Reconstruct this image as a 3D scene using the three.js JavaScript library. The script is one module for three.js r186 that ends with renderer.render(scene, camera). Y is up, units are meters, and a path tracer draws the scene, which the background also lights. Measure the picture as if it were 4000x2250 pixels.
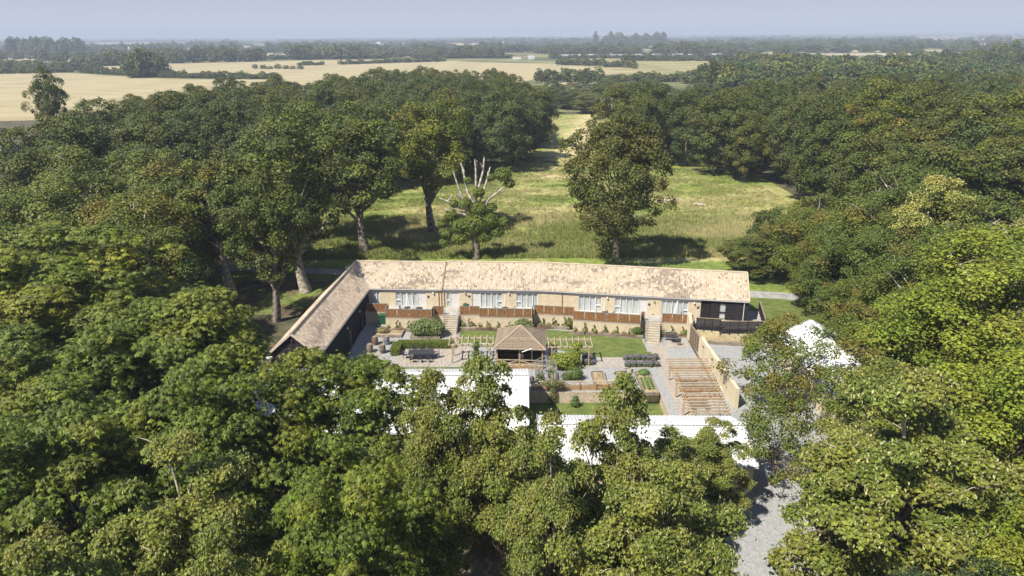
import * as THREE from 'three';
import { mergeGeometries } from 'three/addons/utils/BufferGeometryUtils.js';

// ───────────────────────── camera, sky, sun, exposure
const D2R = Math.PI / 180;
const scene = new THREE.Scene();
const camera = new THREE.PerspectiveCamera(43.43, 16 / 9, 0.5, 30000);
camera.position.set(0, 33.5, 0);
camera.rotation.order = 'YXZ';
camera.rotation.set(-19.279 * D2R, 0, -0.329 * D2R);
const renderer = new THREE.WebGLRenderer({ antialias: true });
renderer.toneMapping = THREE.LinearToneMapping;
renderer.toneMappingExposure = 1.6;
renderer.shadowMap.enabled = true;

const sunDir = new THREE.Vector3(-0.439, 0.799, 0.409).normalize();
const sun = new THREE.DirectionalLight(new THREE.Color().setRGB(1.0, 0.94, 0.84), 5.0);
sun.name = 'sun';
sun.position.copy(sunDir).multiplyScalar(400);
sun.castShadow = true;
Object.assign(sun.shadow.camera, { left: -260, right: 260, top: 260, bottom: -260, near: 1, far: 900 });
sun.shadow.mapSize.set(4096, 4096);
scene.add(sun, sun.target);

{ // hazy summer sky: pale near the horizon, bluer overhead, the same all round
  const W = 256, H = 256, a = new Float32Array(W * H * 4);
  for (let r = 0; r < H; r++) {
    const el = ((r + 0.5) / H - 0.5) * Math.PI, s = Math.max(0, Math.sin(el));
    const k = 1 - Math.exp(-s * 5.2), k2 = 1 - Math.exp(-s * 20);
    for (let c = 0; c < W; c++) {
      const o = (r * W + c) * 4;
      a[o] = 0.415 - 0.10 * k2 - 0.195 * k; a[o + 1] = 0.435 - 0.09 * k2 - 0.18 * k; a[o + 2] = 0.495 - 0.07 * k2 - 0.14 * k; a[o + 3] = 1;
    }
  }
  const t = new THREE.DataTexture(a, W, H, THREE.RGBAFormat, THREE.FloatType);
  t.mapping = THREE.EquirectangularReflectionMapping; t.magFilter = THREE.LinearFilter; t.needsUpdate = true;
  scene.background = t; scene.environment = t;
}
scene.fog = new THREE.FogExp2(new THREE.Color().setRGB(0.72, 0.82, 1.0), 0.00025);

// ───────────────────────── helpers
const V = (x, y, z) => new THREE.Vector3(x, y, z);
function rng(seed) { let s = seed | 0; return () => { s = (s + 0x6d2b79f5) | 0; let t = Math.imul(s ^ (s >>> 15), 1 | s); t = (t + Math.imul(t ^ (t >>> 7), 61 | t)) ^ t; return ((t ^ (t >>> 14)) >>> 0) / 4294967296; }; }
const used = {};
function numbered(n) { const k = used[n] = (used[n] ?? -1) + 1; return k ? `${n}_${String(k).padStart(3, '0')}` : n; }
function tag(o, label, category, group) { o.userData.label = label; o.userData.category = category; if (group) o.userData.group = group; return o; }
function thing(name, label, category, pos = [0, 0, 0], turn = 0, group) {
  const o = new THREE.Group(); o.name = numbered(name); scene.add(o);
  o.position.set(...pos); o.rotation.y = turn; return tag(o, label, category, group);
}
function shadows(o) { o.castShadow = true; o.receiveShadow = true; return o; }
function meshOf(name, geo, m, parent) { const o = shadows(new THREE.Mesh(geo, m)); o.name = parent ? name : numbered(name); (parent ?? scene).add(o); return o; }
const struct = (o) => { o.userData.kind = 'structure'; return o; };

// hash noise for textures and patches
function h2(x, y, s) { let n = Math.imul(x | 0, 374761393) + Math.imul(y | 0, 668265263) + Math.imul(s | 0, 974634777); n = Math.imul(n ^ (n >>> 13), 1274126177); return ((n ^ (n >>> 16)) >>> 0) / 4294967296; }
function vnoise(x, y, s, per = 0) {
  const ix = Math.floor(x), iy = Math.floor(y), fx = x - ix, fy = y - iy, w = (v) => per ? ((v % per) + per) % per : v;
  const u = fx * fx * (3 - 2 * fx), v = fy * fy * (3 - 2 * fy);
  const a = h2(w(ix), w(iy), s), b = h2(w(ix + 1), w(iy), s), c = h2(w(ix), w(iy + 1), s), d = h2(w(ix + 1), w(iy + 1), s);
  return a + (b - a) * u + (c - a) * v + (a - b - c + d) * u * v;
}
function fbm(x, y, s, oct = 4, per = 0) { let t = 0, a = 0.5, n = 0; for (let i = 0; i < oct; i++) { t += a * vnoise(x, y, s + i * 17, per); n += a; a *= 0.5; x *= 2; y *= 2; per *= 2; } return t / n; }
// tileable texture: colours (linear) mixed by noise; metres = size of one tile
function noiseTex(seed, cols, { size = 256, base = 8, oct = 5, contrast = 1.4, metres = 4, stretch = 1, speck = 0 } = {}) {
  const a = new Uint8Array(size * size * 4), g = (x) => Math.round(255 * Math.pow(Math.min(1, Math.max(0, x)), 1 / 2.2));
  for (let y = 0; y < size; y++) for (let x = 0; x < size; x++) {
    let n = fbm(x / size * base, y / size * base * stretch, seed, oct, base);
    n = Math.min(0.999, Math.max(0, 0.5 + (n - 0.5) * contrast * 1.8));
    if (speck) n = Math.min(0.999, Math.max(0, n + (h2(x, y, seed + 5) - 0.5) * speck));
    const f = n * (cols.length - 1), i = Math.floor(f), k = f - i, A = cols[i], B = cols[Math.min(i + 1, cols.length - 1)], o = (y * size + x) * 4;
    for (let c = 0; c < 3; c++) a[o + c] = g(A[c] + (B[c] - A[c]) * k);
    a[o + 3] = 255;
  }
  const t = new THREE.DataTexture(a, size, size); t.colorSpace = THREE.SRGBColorSpace; t.wrapS = t.wrapT = THREE.RepeatWrapping; t.magFilter = THREE.LinearFilter; t.repeat.set(1 / metres, 1 / metres); t.needsUpdate = true;
  return t;
}
const rgb = (r, g, b) => new THREE.Color().setRGB(r, g, b);
const mat = (c, roughness = 0.85, more = {}) => new THREE.MeshStandardMaterial({ color: Array.isArray(c) ? rgb(...c) : c, roughness, ...more });
const tmat = (tex, roughness = 0.9, more = {}) => new THREE.MeshStandardMaterial({ map: tex, roughness, ...more });

class MB { // collects faces; build() makes one mesh. uv in metres
  constructor() { this.p = []; this.n = []; this.t = []; }
  quad(a, b, c, d) {
    const e = b.clone().sub(a), f = d.clone().sub(a), n = e.cross(f); if (n.lengthSq() < 1e-14) n.copy(c).sub(a).cross(d.clone().sub(a)); n.normalize();
    const ax = Math.abs(n.x), ay = Math.abs(n.y), az = Math.abs(n.z), uv = (v) => ay >= ax && ay >= az ? [v.x, v.z] : ax >= az ? [v.z, v.y] : [v.x, v.y];
    for (const v of [a, b, c, a, c, d]) { this.p.push(v.x, v.y, v.z); this.n.push(n.x, n.y, n.z); this.t.push(...uv(v)); }
    return this;
  }
  tri(a, b, c) {
    const n = b.clone().sub(a).cross(c.clone().sub(a)).normalize(), ax = Math.abs(n.x), ay = Math.abs(n.y), az = Math.abs(n.z), uv = (v) => ay >= ax && ay >= az ? [v.x, v.z] : ax >= az ? [v.z, v.y] : [v.x, v.y];
    for (const v of [a, b, c]) { this.p.push(v.x, v.y, v.z); this.n.push(n.x, n.y, n.z); this.t.push(...uv(v)); }
    return this;
  }
  hexa(c) { // 8 corners: bottom 0-3 counter-clockwise seen from above, top 4-7
    const q = (i, j, k, l) => this.quad(c[i], c[j], c[k], c[l]);
    q(4, 5, 6, 7); q(3, 2, 1, 0); q(0, 1, 5, 4); q(1, 2, 6, 5); q(2, 3, 7, 6); q(3, 0, 4, 7); return this;
  }
  box(x0, x1, y0, y1, z0, z1) { return this.hexa([V(x0, y0, z1), V(x1, y0, z1), V(x1, y0, z0), V(x0, y0, z0), V(x0, y1, z1), V(x1, y1, z1), V(x1, y1, z0), V(x0, y1, z0)]); }
  beam(a, b, w, h, up = V(0, 1, 0)) {
    const d = b.clone().sub(a).normalize(); let s = d.clone().cross(up); if (s.lengthSq() < 1e-6) s = V(1, 0, 0); s.normalize(); const t = s.clone().cross(d).normalize();
    s.multiplyScalar(w / 2); t.multiplyScalar(h / 2);
    const c = (p, i, j) => p.clone().addScaledVector(s, i).addScaledVector(t, j);
    return this.hexa([c(a, -1, -1), c(a, 1, -1), c(b, 1, -1), c(b, -1, -1), c(a, -1, 1), c(a, 1, 1), c(b, 1, 1), c(b, -1, 1)]);
  }
  tube(pts, radii, seg = 7) {
    const R = pts.map((p, i) => {
      const d = (i < pts.length - 1 ? pts[i + 1].clone().sub(p) : p.clone().sub(pts[i - 1])).normalize();
      let s = d.clone().cross(Math.abs(d.y) > 0.95 ? V(1, 0, 0) : V(0, 1, 0)).normalize(); const t = s.clone().cross(d).normalize(); const out = [];
      for (let k = 0; k < seg; k++) { const a = k / seg * 2 * Math.PI; const n = s.clone().multiplyScalar(Math.cos(a)).addScaledVector(t, Math.sin(a)); out.push([p.clone().addScaledVector(n, radii[i]), n]); }
      return out;
    });
    let v = 0;
    for (let i = 0; i < R.length - 1; i++) {
      const L = pts[i].distanceTo(pts[i + 1]);
      for (let k = 0; k < seg; k++) {
        const a = R[i][k], b = R[i + 1][k], c = R[i + 1][(k + 1) % seg], d = R[i][(k + 1) % seg], ua = k / seg, ub = (k + 1) / seg;
        for (const [w, u, vv] of [[a, ua, v], [b, ua, v + L], [c, ub, v + L], [a, ua, v], [c, ub, v + L], [d, ub, v]]) { this.p.push(w[0].x, w[0].y, w[0].z); this.n.push(w[1].x, w[1].y, w[1].z); this.t.push(u, vv); }
      }
      v += L;
    }
    return this;
  }
  geo() {
    const g = new THREE.BufferGeometry();
    g.setAttribute('position', new THREE.Float32BufferAttribute(this.p, 3)); g.setAttribute('normal', new THREE.Float32BufferAttribute(this.n, 3)); g.setAttribute('uv', new THREE.Float32BufferAttribute(this.t, 2)); return g;
  }
  build(name, m, parent) { return meshOf(name, this.geo(), m, parent); }
}
const BOX = (...a) => new MB().box(...a);
const BEAM = (a, b, w, h) => new MB().beam(a, b, w, h);
const TUBE = (a, r, s) => new MB().tube(a, r, s);
const unitBox = new MB().box(-0.5, 0.5, -0.5, 0.5, -0.5, 0.5).geo();
function piece(name, m, parent, x, y, z, sx, sy, sz, ry = 0) { const o = meshOf(name, unitBox, m, parent); o.position.set(x, y, z); o.scale.set(sx, sy, sz); o.rotation.y = ry; return o; }

// frames of the long barn: local x along the front wall, local z out of it towards the yard
const L1 = new THREE.Matrix4().makeRotationY(-3.512 * D2R).setPosition(-17.68, 0, -84.55);
const L2 = new THREE.Matrix4().makeRotationY(-10.462 * D2R).setPosition(3.5, 0, -83.25);
const L2in1 = L1.clone().invert().multiply(L2);
const A1 = -3.512 * D2R, A2 = -10.462 * D2R;
const w1 = (u, y, w) => V(u, y, w).applyMatrix4(L1), w2 = (u, y, w) => V(u, y, w).applyMatrix4(L2);
const inL2 = (o) => { o.applyMatrix4(L2in1); return o; };

// ───────────────────────── materials
const M = {};
M.render = tmat(noiseTex(11, [[0.50, 0.415, 0.285], [0.58, 0.49, 0.345], [0.63, 0.54, 0.40]], { metres: 2.4, base: 8, stretch: 2, contrast: 0.7, speck: 0.3 }), 0.92);
M.cream = tmat(noiseTex(12, [[0.510, 0.425, 0.281], [0.595, 0.510, 0.357], [0.629, 0.552, 0.399]], { metres: 3, contrast: 0.9, speck: 0.2 }), 0.92);
M.yellowWall = tmat(noiseTex(13, [[0.442, 0.374, 0.212], [0.527, 0.459, 0.281], [0.561, 0.501, 0.340]], { metres: 3, speck: 0.2 }), 0.92);
M.black = tmat(noiseTex(14, [[0.009, 0.008, 0.009], [0.019, 0.016, 0.017], [0.032, 0.026, 0.027]], { metres: 1.5, stretch: 6 }), 0.95);
M.blackB = tmat(noiseTex(15, [[0.016, 0.015, 0.017], [0.030, 0.028, 0.030], [0.05, 0.045, 0.045]], { metres: 1.5, stretch: 6 }), 0.95);
for (const k of ['black', 'blackB']) M[k] = new THREE.MeshPhysicalMaterial({ map: M[k].map, roughness: 0.95, specularIntensity: 0.25 });
M.white = mat([0.66, 0.66, 0.64], 0.5);
M.frame = mat([0.68, 0.69, 0.69], 0.5);
M.door = mat([0.60, 0.59, 0.58], 0.5);
M.curtain = mat([0.60, 0.635, 0.62], 0.95);
M.glass = new THREE.MeshPhysicalMaterial({ color: 0xffffff, transmission: 1, thickness: 0, roughness: 0.03, ior: 1.5 });
M.interior = mat([0.05, 0.05, 0.05], 0.95);
M.galv = mat([0.42, 0.43, 0.44], 0.45, { metalness: 0.6 });
M.steel = mat([0.55, 0.56, 0.57], 0.4, { metalness: 0.7 });
M.gutter = mat([0.36, 0.36, 0.38], 0.5);
M.pipe = mat([0.24, 0.17, 0.09], 0.6);
M.reed = [0, 1, 2].map((k) => tmat(noiseTex(20 + k, [[0.13, 0.058, 0.018], [0.23, 0.105, 0.035], [0.31, 0.155, 0.055]], { metres: 1.2, base: 48, oct: 2, stretch: 0.12, contrast: 1.6 }), 0.9));
M.concrete = tmat(noiseTex(24, [[0.317, 0.295, 0.259], [0.374, 0.353, 0.317], [0.418, 0.396, 0.360]], { metres: 3, speck: 0.2 }), 0.9);
M.step = [0, 1, 2].map((k) => tmat(noiseTex(25 + k, [[0.33, 0.28, 0.20], [0.41, 0.36, 0.275], [0.46, 0.41, 0.33]], { size: 128, metres: 1.5, speck: 0.3 }), 0.92));
M.sleeper = [0, 1, 2, 3].map((k) => tmat(noiseTex(30 + k, [[[0.10, 0.075, 0.05], [0.20, 0.155, 0.115], [0.30, 0.25, 0.20]], [[0.16, 0.13, 0.10], [0.28, 0.24, 0.19], [0.36, 0.32, 0.27]], [[0.085, 0.05, 0.03], [0.16, 0.10, 0.065], [0.24, 0.17, 0.12]], [[0.13, 0.10, 0.075], [0.24, 0.19, 0.15], [0.33, 0.28, 0.22]]][k], { size: 128, metres: 1.4, stretch: 5, contrast: 1.5 }), 0.95));
M.timber = [0, 1, 2].map((k) => tmat(noiseTex(36 + k, [[[0.26, 0.17, 0.085], [0.40, 0.28, 0.15], [0.50, 0.37, 0.22]], [[0.33, 0.26, 0.17], [0.45, 0.37, 0.26], [0.55, 0.47, 0.35]], [[0.24, 0.13, 0.055], [0.36, 0.21, 0.10], [0.46, 0.29, 0.15]]][k], { size: 128, metres: 1, stretch: 5 }), 0.9));
M.greyTimber = [0, 1, 2].map((k) => tmat(noiseTex(40 + k, [[0.12 + k * 0.035, 0.085 + k * 0.028, 0.058 + k * 0.02], [0.19 + k * 0.035, 0.145 + k * 0.028, 0.10 + k * 0.02], [0.28, 0.22, 0.16]], { size: 128, metres: 1, stretch: 5 }), 0.92));
M.gravel = tmat(noiseTex(50, [[0.225, 0.228, 0.225], [0.29, 0.293, 0.288], [0.36, 0.362, 0.355]], { size: 512, metres: 2.2, base: 24, oct: 4, contrast: 1.3, speck: 0.7 }), 0.95);
M.drive = tmat(noiseTex(51, [[0.230, 0.225, 0.212], [0.289, 0.285, 0.272], [0.357, 0.348, 0.336]], { size: 512, metres: 6, base: 10, oct: 6, contrast: 1.2, speck: 0.5 }), 0.95);
M.flag = [0, 1, 2, 3, 4, 5].map((k) => tmat(noiseTex(54 + k, [[0.27 + 0.02 * (k % 3), 0.235 + 0.018 * (k % 3), 0.19 + 0.012 * (k % 4)], [0.34 + 0.02 * (k % 3), 0.30 + 0.018 * (k % 3), 0.25 + 0.014 * (k % 4)], [0.40, 0.36, 0.31]], { size: 64, metres: 0.9, speck: 0.4 }), 0.92));
M.flagGrey = [0, 1, 2].map((k) => tmat(noiseTex(61 + k, [[0.21, 0.20, 0.185], [0.28 + 0.02 * k, 0.27 + 0.018 * k, 0.25 + 0.014 * k], [0.35, 0.335, 0.31]], { size: 64, metres: 0.9, speck: 0.4 }), 0.92));
M.soil = tmat(noiseTex(66, [[0.192, 0.144, 0.080], [0.288, 0.224, 0.128], [0.368, 0.296, 0.176]], { size: 256, metres: 1.8, speck: 0.5 }), 0.97);
M.lawn = tmat(noiseTex(67, [[0.061, 0.094, 0.011], [0.102, 0.135, 0.021], [0.143, 0.164, 0.034]], { size: 512, metres: 5, base: 10, oct: 6, contrast: 1.2, speck: 0.5 }), 0.97);
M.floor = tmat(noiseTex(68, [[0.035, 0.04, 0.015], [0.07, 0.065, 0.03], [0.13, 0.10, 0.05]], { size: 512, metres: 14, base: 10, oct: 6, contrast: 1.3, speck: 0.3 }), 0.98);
M.sheet = tmat(noiseTex(70, [[0.570, 0.578, 0.585], [0.615, 0.622, 0.630], [0.637, 0.645, 0.652]], { metres: 5, contrast: 0.8 }), 0.55);
M.stoneWall = tmat(noiseTex(71, [[0.357, 0.281, 0.196], [0.493, 0.408, 0.306], [0.578, 0.493, 0.383]], { metres: 2.2, base: 10, stretch: 2, contrast: 1.5, speck: 0.3 }), 0.93);
M.dark = mat([0.035, 0.035, 0.042], 0.6);
M.iron = mat([0.05, 0.05, 0.06], 0.5, { metalness: 0.3 });
M.bark = tmat(noiseTex(72, [[0.10, 0.08, 0.06], [0.20, 0.165, 0.13], [0.32, 0.275, 0.23]], { size: 256, metres: 1.0, base: 10, stretch: 0.35, contrast: 1.6 }), 0.97);
M.barkPale = tmat(noiseTex(73, [[0.26, 0.22, 0.17], [0.42, 0.37, 0.30], [0.56, 0.50, 0.42]], { size: 256, metres: 1.0, base: 10, stretch: 0.35, contrast: 1.4 }), 0.97);
M.twig = mat([0.22, 0.16, 0.085], 0.95);
M.twigPale = mat([0.40, 0.33, 0.22], 0.95);
M.deadwood = tmat(noiseTex(74, [[0.34, 0.29, 0.24], [0.50, 0.44, 0.37], [0.62, 0.56, 0.48]], { size: 128, metres: 1, stretch: 0.4 }), 0.95);

// ───────────────────────── ground, meadow, fields
function sheet(name, pts, y, m, holes = [], turnUv = 0) {
  const s = new THREE.Shape(pts.map(([x, z]) => new THREE.Vector2(x, -z)));
  for (const h of holes) s.holes.push(new THREE.Path(h.map(([x, z]) => new THREE.Vector2(x, -z))));
  const g = new THREE.ShapeGeometry(s); g.rotateX(-Math.PI / 2); // uv stays x, -z in metres
  const o = struct(meshOf(name, g, m)); o.position.y = y; return o;
}
const HOLE = [[1.5, -64.35], [14.6, -64.35], [14.6, -56.5], [1.5, -56.5]];
M.land = tmat(noiseTex(80, [[0.065, 0.085, 0.025], [0.13, 0.14, 0.045], [0.25, 0.22, 0.09]], { size: 512, metres: 420, base: 8, oct: 7, contrast: 1.4 }), 0.98);
sheet('ground', [[-9000, 400], [9000, 400], [9000, -9000], [-9000, -9000]], 0, M.land, [HOLE]);
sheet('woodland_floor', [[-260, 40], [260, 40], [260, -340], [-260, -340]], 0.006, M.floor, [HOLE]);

{ // meadow behind the barn: a grid whose colour patches are dry and green grass, with a mown strip by the lane
  const x0 = -75, x1 = 62, z0 = -330, z1 = -86, nx = 180, nz = 320, g = new THREE.PlaneGeometry(x1 - x0, z1 - z0, nx, nz); g.rotateX(-Math.PI / 2); g.translate((x0 + x1) / 2, 0.012, (z0 + z1) / 2);
  const p = g.attributes.position, c = new Float32Array(p.count * 3), uv = g.attributes.uv;
  const green = [0.145, 0.18, 0.032], lush = [0.118, 0.160, 0.026], dry = [0.33, 0.275, 0.125], pale = [0.46, 0.38, 0.20], flower = [0.30, 0.27, 0.025];
  for (let i = 0; i < p.count; i++) {
    const x = p.getX(i), z = p.getZ(i); uv.setXY(i, x, -z);
    const n = fbm(x / 14 + 3, z / 9, 101, 4), f = fbm(x / 3.5, z / 2.2, 103, 3), d = -z;
    let t = Math.min(1, Math.max(0, (n - 0.46) * 3.2 + (f - 0.5) * 1.2 + 0.12));
    if (d > 112 && d < 136) t += 0.42 * Math.sin((d - 112) / 24 * Math.PI); // taller dry grass
    if (d < 107 + 2 * (n - 0.5)) t = Math.min(t, 0.0);
    const onTrack = Math.exp(-Math.pow((x - (3 + (d - 150) * 0.19)) / 5.5, 2)) * Math.min(1, Math.max(0, (d - 165) / 35)); // track worn through the gap
    t = Math.min(1, Math.max(0, t));
    const litterShade = x < -20 && d < 102 ? Math.min(1, Math.max(0, (-20 - x) / 3)) * Math.min(1, (102 - d) / 3) * (fbm(x / 4, z / 3, 141, 3) > 0.56 ? 0.25 : 1) : 0;  // brown litter with tree shade painted in; greener gaps stand for sunlit spots
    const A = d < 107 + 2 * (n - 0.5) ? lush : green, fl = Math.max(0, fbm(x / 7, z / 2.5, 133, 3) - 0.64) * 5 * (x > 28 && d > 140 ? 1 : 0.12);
    for (let k = 0; k < 3; k++) { let v = A[k] + (dry[k] - A[k]) * t * 0.75; v += (pale[k] - v) * Math.min(1, onTrack * (0.35 + f)) ; v += (flower[k] - v) * Math.min(1, fl); v += ([0.085, 0.064, 0.036][k] - v) * litterShade; c[i * 3 + k] = v / 0.42; }
  }
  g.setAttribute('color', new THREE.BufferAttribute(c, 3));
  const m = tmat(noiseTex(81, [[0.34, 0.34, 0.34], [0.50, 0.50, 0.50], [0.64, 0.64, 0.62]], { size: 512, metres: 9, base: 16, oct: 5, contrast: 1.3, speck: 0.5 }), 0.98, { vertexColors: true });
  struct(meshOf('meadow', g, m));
}
{ // long meadow grass in tufts
  const r = rng(77), b = new MB();
  for (let k = 0; k < 9; k++) { const a = r() * 6.28, l = 0.35 + r() * 0.5, x = (r() - 0.5) * 0.7, z = (r() - 0.5) * 0.7, w = 0.05; b.tri(V(x - w * Math.cos(a), 0, z - w * Math.sin(a)), V(x + w * Math.cos(a), 0, z + w * Math.sin(a)), V(x + (r() - 0.5) * 0.5, l, z + (r() - 0.5) * 0.5)); }
  const N = 46000, im = new THREE.InstancedMesh(b.geo(), mat([1, 1, 1], 0.95, { side: THREE.DoubleSide }), N), m4 = new THREE.Matrix4(), q = new THREE.Quaternion(), up = V(0, 1, 0), col = new THREE.Color();
  let i = 0, guard = 0;
  while (i < N && guard++ < N * 6) {
    const d = 110 + Math.pow(r(), 1.2) * 100, x = -48 + r() * 106, z = -d, n = fbm(x / 14 + 3, z / 9, 101, 4), f = fbm(x / 5, z / 3, 105, 3);
    if (r() > 0.25 + (f - 0.4) * 2.2 + (d < 138 ? 0.4 : 0)) continue;
    const t = Math.min(1, Math.max(0, (n - 0.44) * 3 + (d > 112 && d < 138 ? 0.45 : 0) + (r() - 0.5) * 0.7)), s = 0.6 + r() * 0.7;
    m4.compose(V(x, 0.01, z), q.setFromAxisAngle(up, r() * 6.28), V(s, s * (d < 138 ? 0.9 : 0.5), s)); im.setMatrixAt(i, m4);
    col.setRGB(0.19 + 0.20 * t, 0.225 + 0.13 * t, 0.05 + 0.11 * t); im.setColorAt(i, col); i++;
  }
  im.count = i; im.name = 'meadow_grass'; im.userData = { kind: 'stuff', label: 'long dry grass standing in the meadow behind the barn', category: 'grass' }; shadows(im); scene.add(im);
}
M.wheat = tmat(noiseTex(83, [[0.29, 0.245, 0.125], [0.36, 0.305, 0.165], [0.41, 0.35, 0.20]], { size: 512, metres: 160, base: 6, oct: 7, stretch: 3, contrast: 1.0 }), 0.98);
M.stubble = tmat(noiseTex(84, [[0.35, 0.29, 0.185], [0.42, 0.355, 0.24], [0.47, 0.40, 0.28]], { size: 256, metres: 200, base: 6, oct: 5, stretch: 3 }), 0.98);
M.pasture = tmat(noiseTex(85, [[0.17, 0.17, 0.06], [0.27, 0.245, 0.10], [0.36, 0.30, 0.14]], { size: 256, metres: 130, base: 6, oct: 6, stretch: 2 }), 0.98);
M.tilled = tmat(noiseTex(86, [[0.22, 0.19, 0.14], [0.27, 0.235, 0.18], [0.33, 0.29, 0.22]], { size: 256, metres: 200, base: 6, oct: 5, stretch: 3 }), 0.98);
const FIELDS = [
  ['wheat_field', [[-640, -680], [-448, -761], [-292, -634], [-202, -617], [-120, -500], [-130, -330], [-247, -310], [-420, -420]], M.wheat],
  ['wheat_field', [[-524, -953], [-459, -1003], [-358, -1064], [-267, -1137], [-138, -1150], [-49, -994], [58, -924], [131, -708], [24, -613], [-20, -480], [-150, -520], [-228, -675], [-339, -738], [-443, -805]], M.wheat],
  ['stubble_field', [[-1165, -1578], [-922, -1469], [-696, -1240], [-633, -1121], [-705, -1133], [-988, -1336]], M.stubble],
  ['pasture_field', [[-760, -960], [-540, -909], [-482, -816], [-560, -790]], M.pasture],
  ['wheat_field', [[20, -600], [61, -588], [80, -539], [70, -440], [30, -450]], M.wheat],
  ['pasture_field', [[119, -1153], [206, -1099], [300, -926], [230, -760], [134, -640], [63, -915]], M.pasture],
  ['wheat_field', [[168, -2121], [241, -2139], [207, -1840], [142, -1795]], M.wheat],
  ['wheat_field', [[672, -1759], [926, -2019], [732, -1618], [616, -1544]], M.wheat],
  ['tilled_field', [[1212, -2330], [2060, -2663], [1393, -1798], [1127, -1857], [1020, -1939]], M.tilled],
  ['stubble_field', [[-1057, -2360], [-825, -2423], [-711, -2087], [-935, -2117]], M.stubble],
  ['stubble_field', [[-799, -1579], [-780, -1640], [-699, -1556], [-727, -1464]], M.stubble],
  ['stubble_field', [[-529, -1580], [-449, -1561], [-367, -1275], [-413, -1255]], M.stubble],
  ['stubble_field', [[-479, -3217], [-132, -3437], [-100, -2592], [-324, -2448]], M.stubble],
  ['stubble_field', [[-1426, -2632], [-1277, -2581], [-1138, -2299], [-1196, -2235]], M.stubble],
  ['wheat_field', [[440, -1400], [560, -1470], [540, -1369], [440, -1310]], M.wheat],
  ['stubble_field', [[-722, -1561], [-596, -1619], [-536, -1539], [-671, -1471]], M.stubble],
  ['stubble_field', [[2100, -4200], [3600, -4500], [3000, -3500], [2000, -3500]], M.stubble],
  ['stubble_field', [[-3000, -4300], [-1900, -4600], [-1500, -3700], [-2500, -3500]], M.stubble],
];
{ // fields of the plain towards the horizon
  const r = rng(1203);
  for (let i = 0; i < 110; i++) {
    const d = 1150 * Math.pow(5.2, r()), x = (r() - 0.5) * 1.7 * d, w = (0.03 + 0.07 * r()) * d, l = (0.03 + 0.09 * r()) * d, k = (r() - 0.5) * 0.6; if (x > -560 && x < 420 && d < 1500) continue;
    const u = r(), m = u < 0.4 ? M.wheat : u < 0.65 ? M.stubble : u < 0.85 ? M.pasture : M.tilled;
    FIELDS.push([u < 0.4 ? 'wheat_field' : u < 0.65 ? 'stubble_field' : u < 0.85 ? 'pasture_field' : 'tilled_field', [[x - w, -d + l * k * 0.3], [x + w * 0.8, -d - l * k * 0.4], [x + w, -d - l], [x - w * 0.7, -d - l * (1 + 0.2 * k)]], m]);
  }
}
FIELDS.forEach(([n, p, m], i) => sheet(n, p, 0.05 + 0.006 * i, m));

// lane behind the barn, drive and yards
function strip(name, pts, w, y, m) {
  const L = [], R = [];
  pts.forEach((p, i) => { const a = pts[Math.max(0, i - 1)], b = pts[Math.min(pts.length - 1, i + 1)], dx = b[0] - a[0], dz = b[1] - a[1], l = Math.hypot(dx, dz), ww = Array.isArray(w) ? w[i] : w; L.push([p[0] - dz / l * ww / 2, p[1] + dx / l * ww / 2]); R.push([p[0] + dz / l * ww / 2, p[1] - dx / l * ww / 2]); });
  return sheet(name, [...L, ...R.reverse()], y, m);
}
strip('lane', [[-75, -109], [-45, -106], [-27, -103.6], [-5, -99.5], [18, -95.5], [36, -92], [52, -88]], [2.6, 2.6, 2.5, 2.4, 2.6, 2.8, 3], 0.03, M.drive);
sheet('verge_lawn', [[28.2, -91], [40, -90.3], [38, -84], [33, -76], [29.8, -76.2]], 0.026, M.lawn);
sheet('gravel_yard', [[20.6, -77.4], [29.8, -77.6], [30.2, -73], [28.2, -56], [24.5, -51], [20.5, -40], [16, -28], [8, -22], [6, -27], [12.5, -38], [17, -45.5], [19, -50], [20.2, -57]], 0.03, M.gravel);
sheet('courtyard_gravel', [[-18.2, -82.6], [20.3, -79.2], [20.2, -56.6], [14.65, -56.6], [14.65, -64.4], [-18.2, -64.4]], 0.018, M.gravel);
sheet('courtyard_lawn', [[-6.2, -81.1], [3.2, -80.6], [15.05, -78.6], [15.1, -73.9], [16.35, -73.4], [16.2, -72.45], [8.9, -72.5], [3.9, -75.2], [-2.0, -75.4], [-6.2, -75.6]], 0.03, M.lawn);
sheet('lawn_strip', [[-17.2, -72.1], [-13.2, -72.1], [-13.2, -70.2], [-5.2, -70.2], [1.2, -70.0], [1.2, -64.6], [-17.2, -64.6]], 0.03, M.lawn);
// sunken garden between the white ranges
{
  const g = struct(new THREE.Group()); g.name = 'sunken_garden'; scene.add(g);
  const b = BOX(1.3, 14.8, -1.5, -1.2, -64.6, -56.3).build('lawn', M.lawn, g);
  BOX(1.4, 14.65, -1.2, 0.01, -64.65, -64.35).build('retaining_wall', M.stoneWall, g);
  BOX(14.6, 14.9, -1.2, 0.01, -64.35, -56.5).build('retaining_wall', M.stoneWall, g);
  BOX(1.2, 14.9, -1.2, 0.005, -56.5, -56.25).build('retaining_wall', M.stoneWall, g);
}
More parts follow.
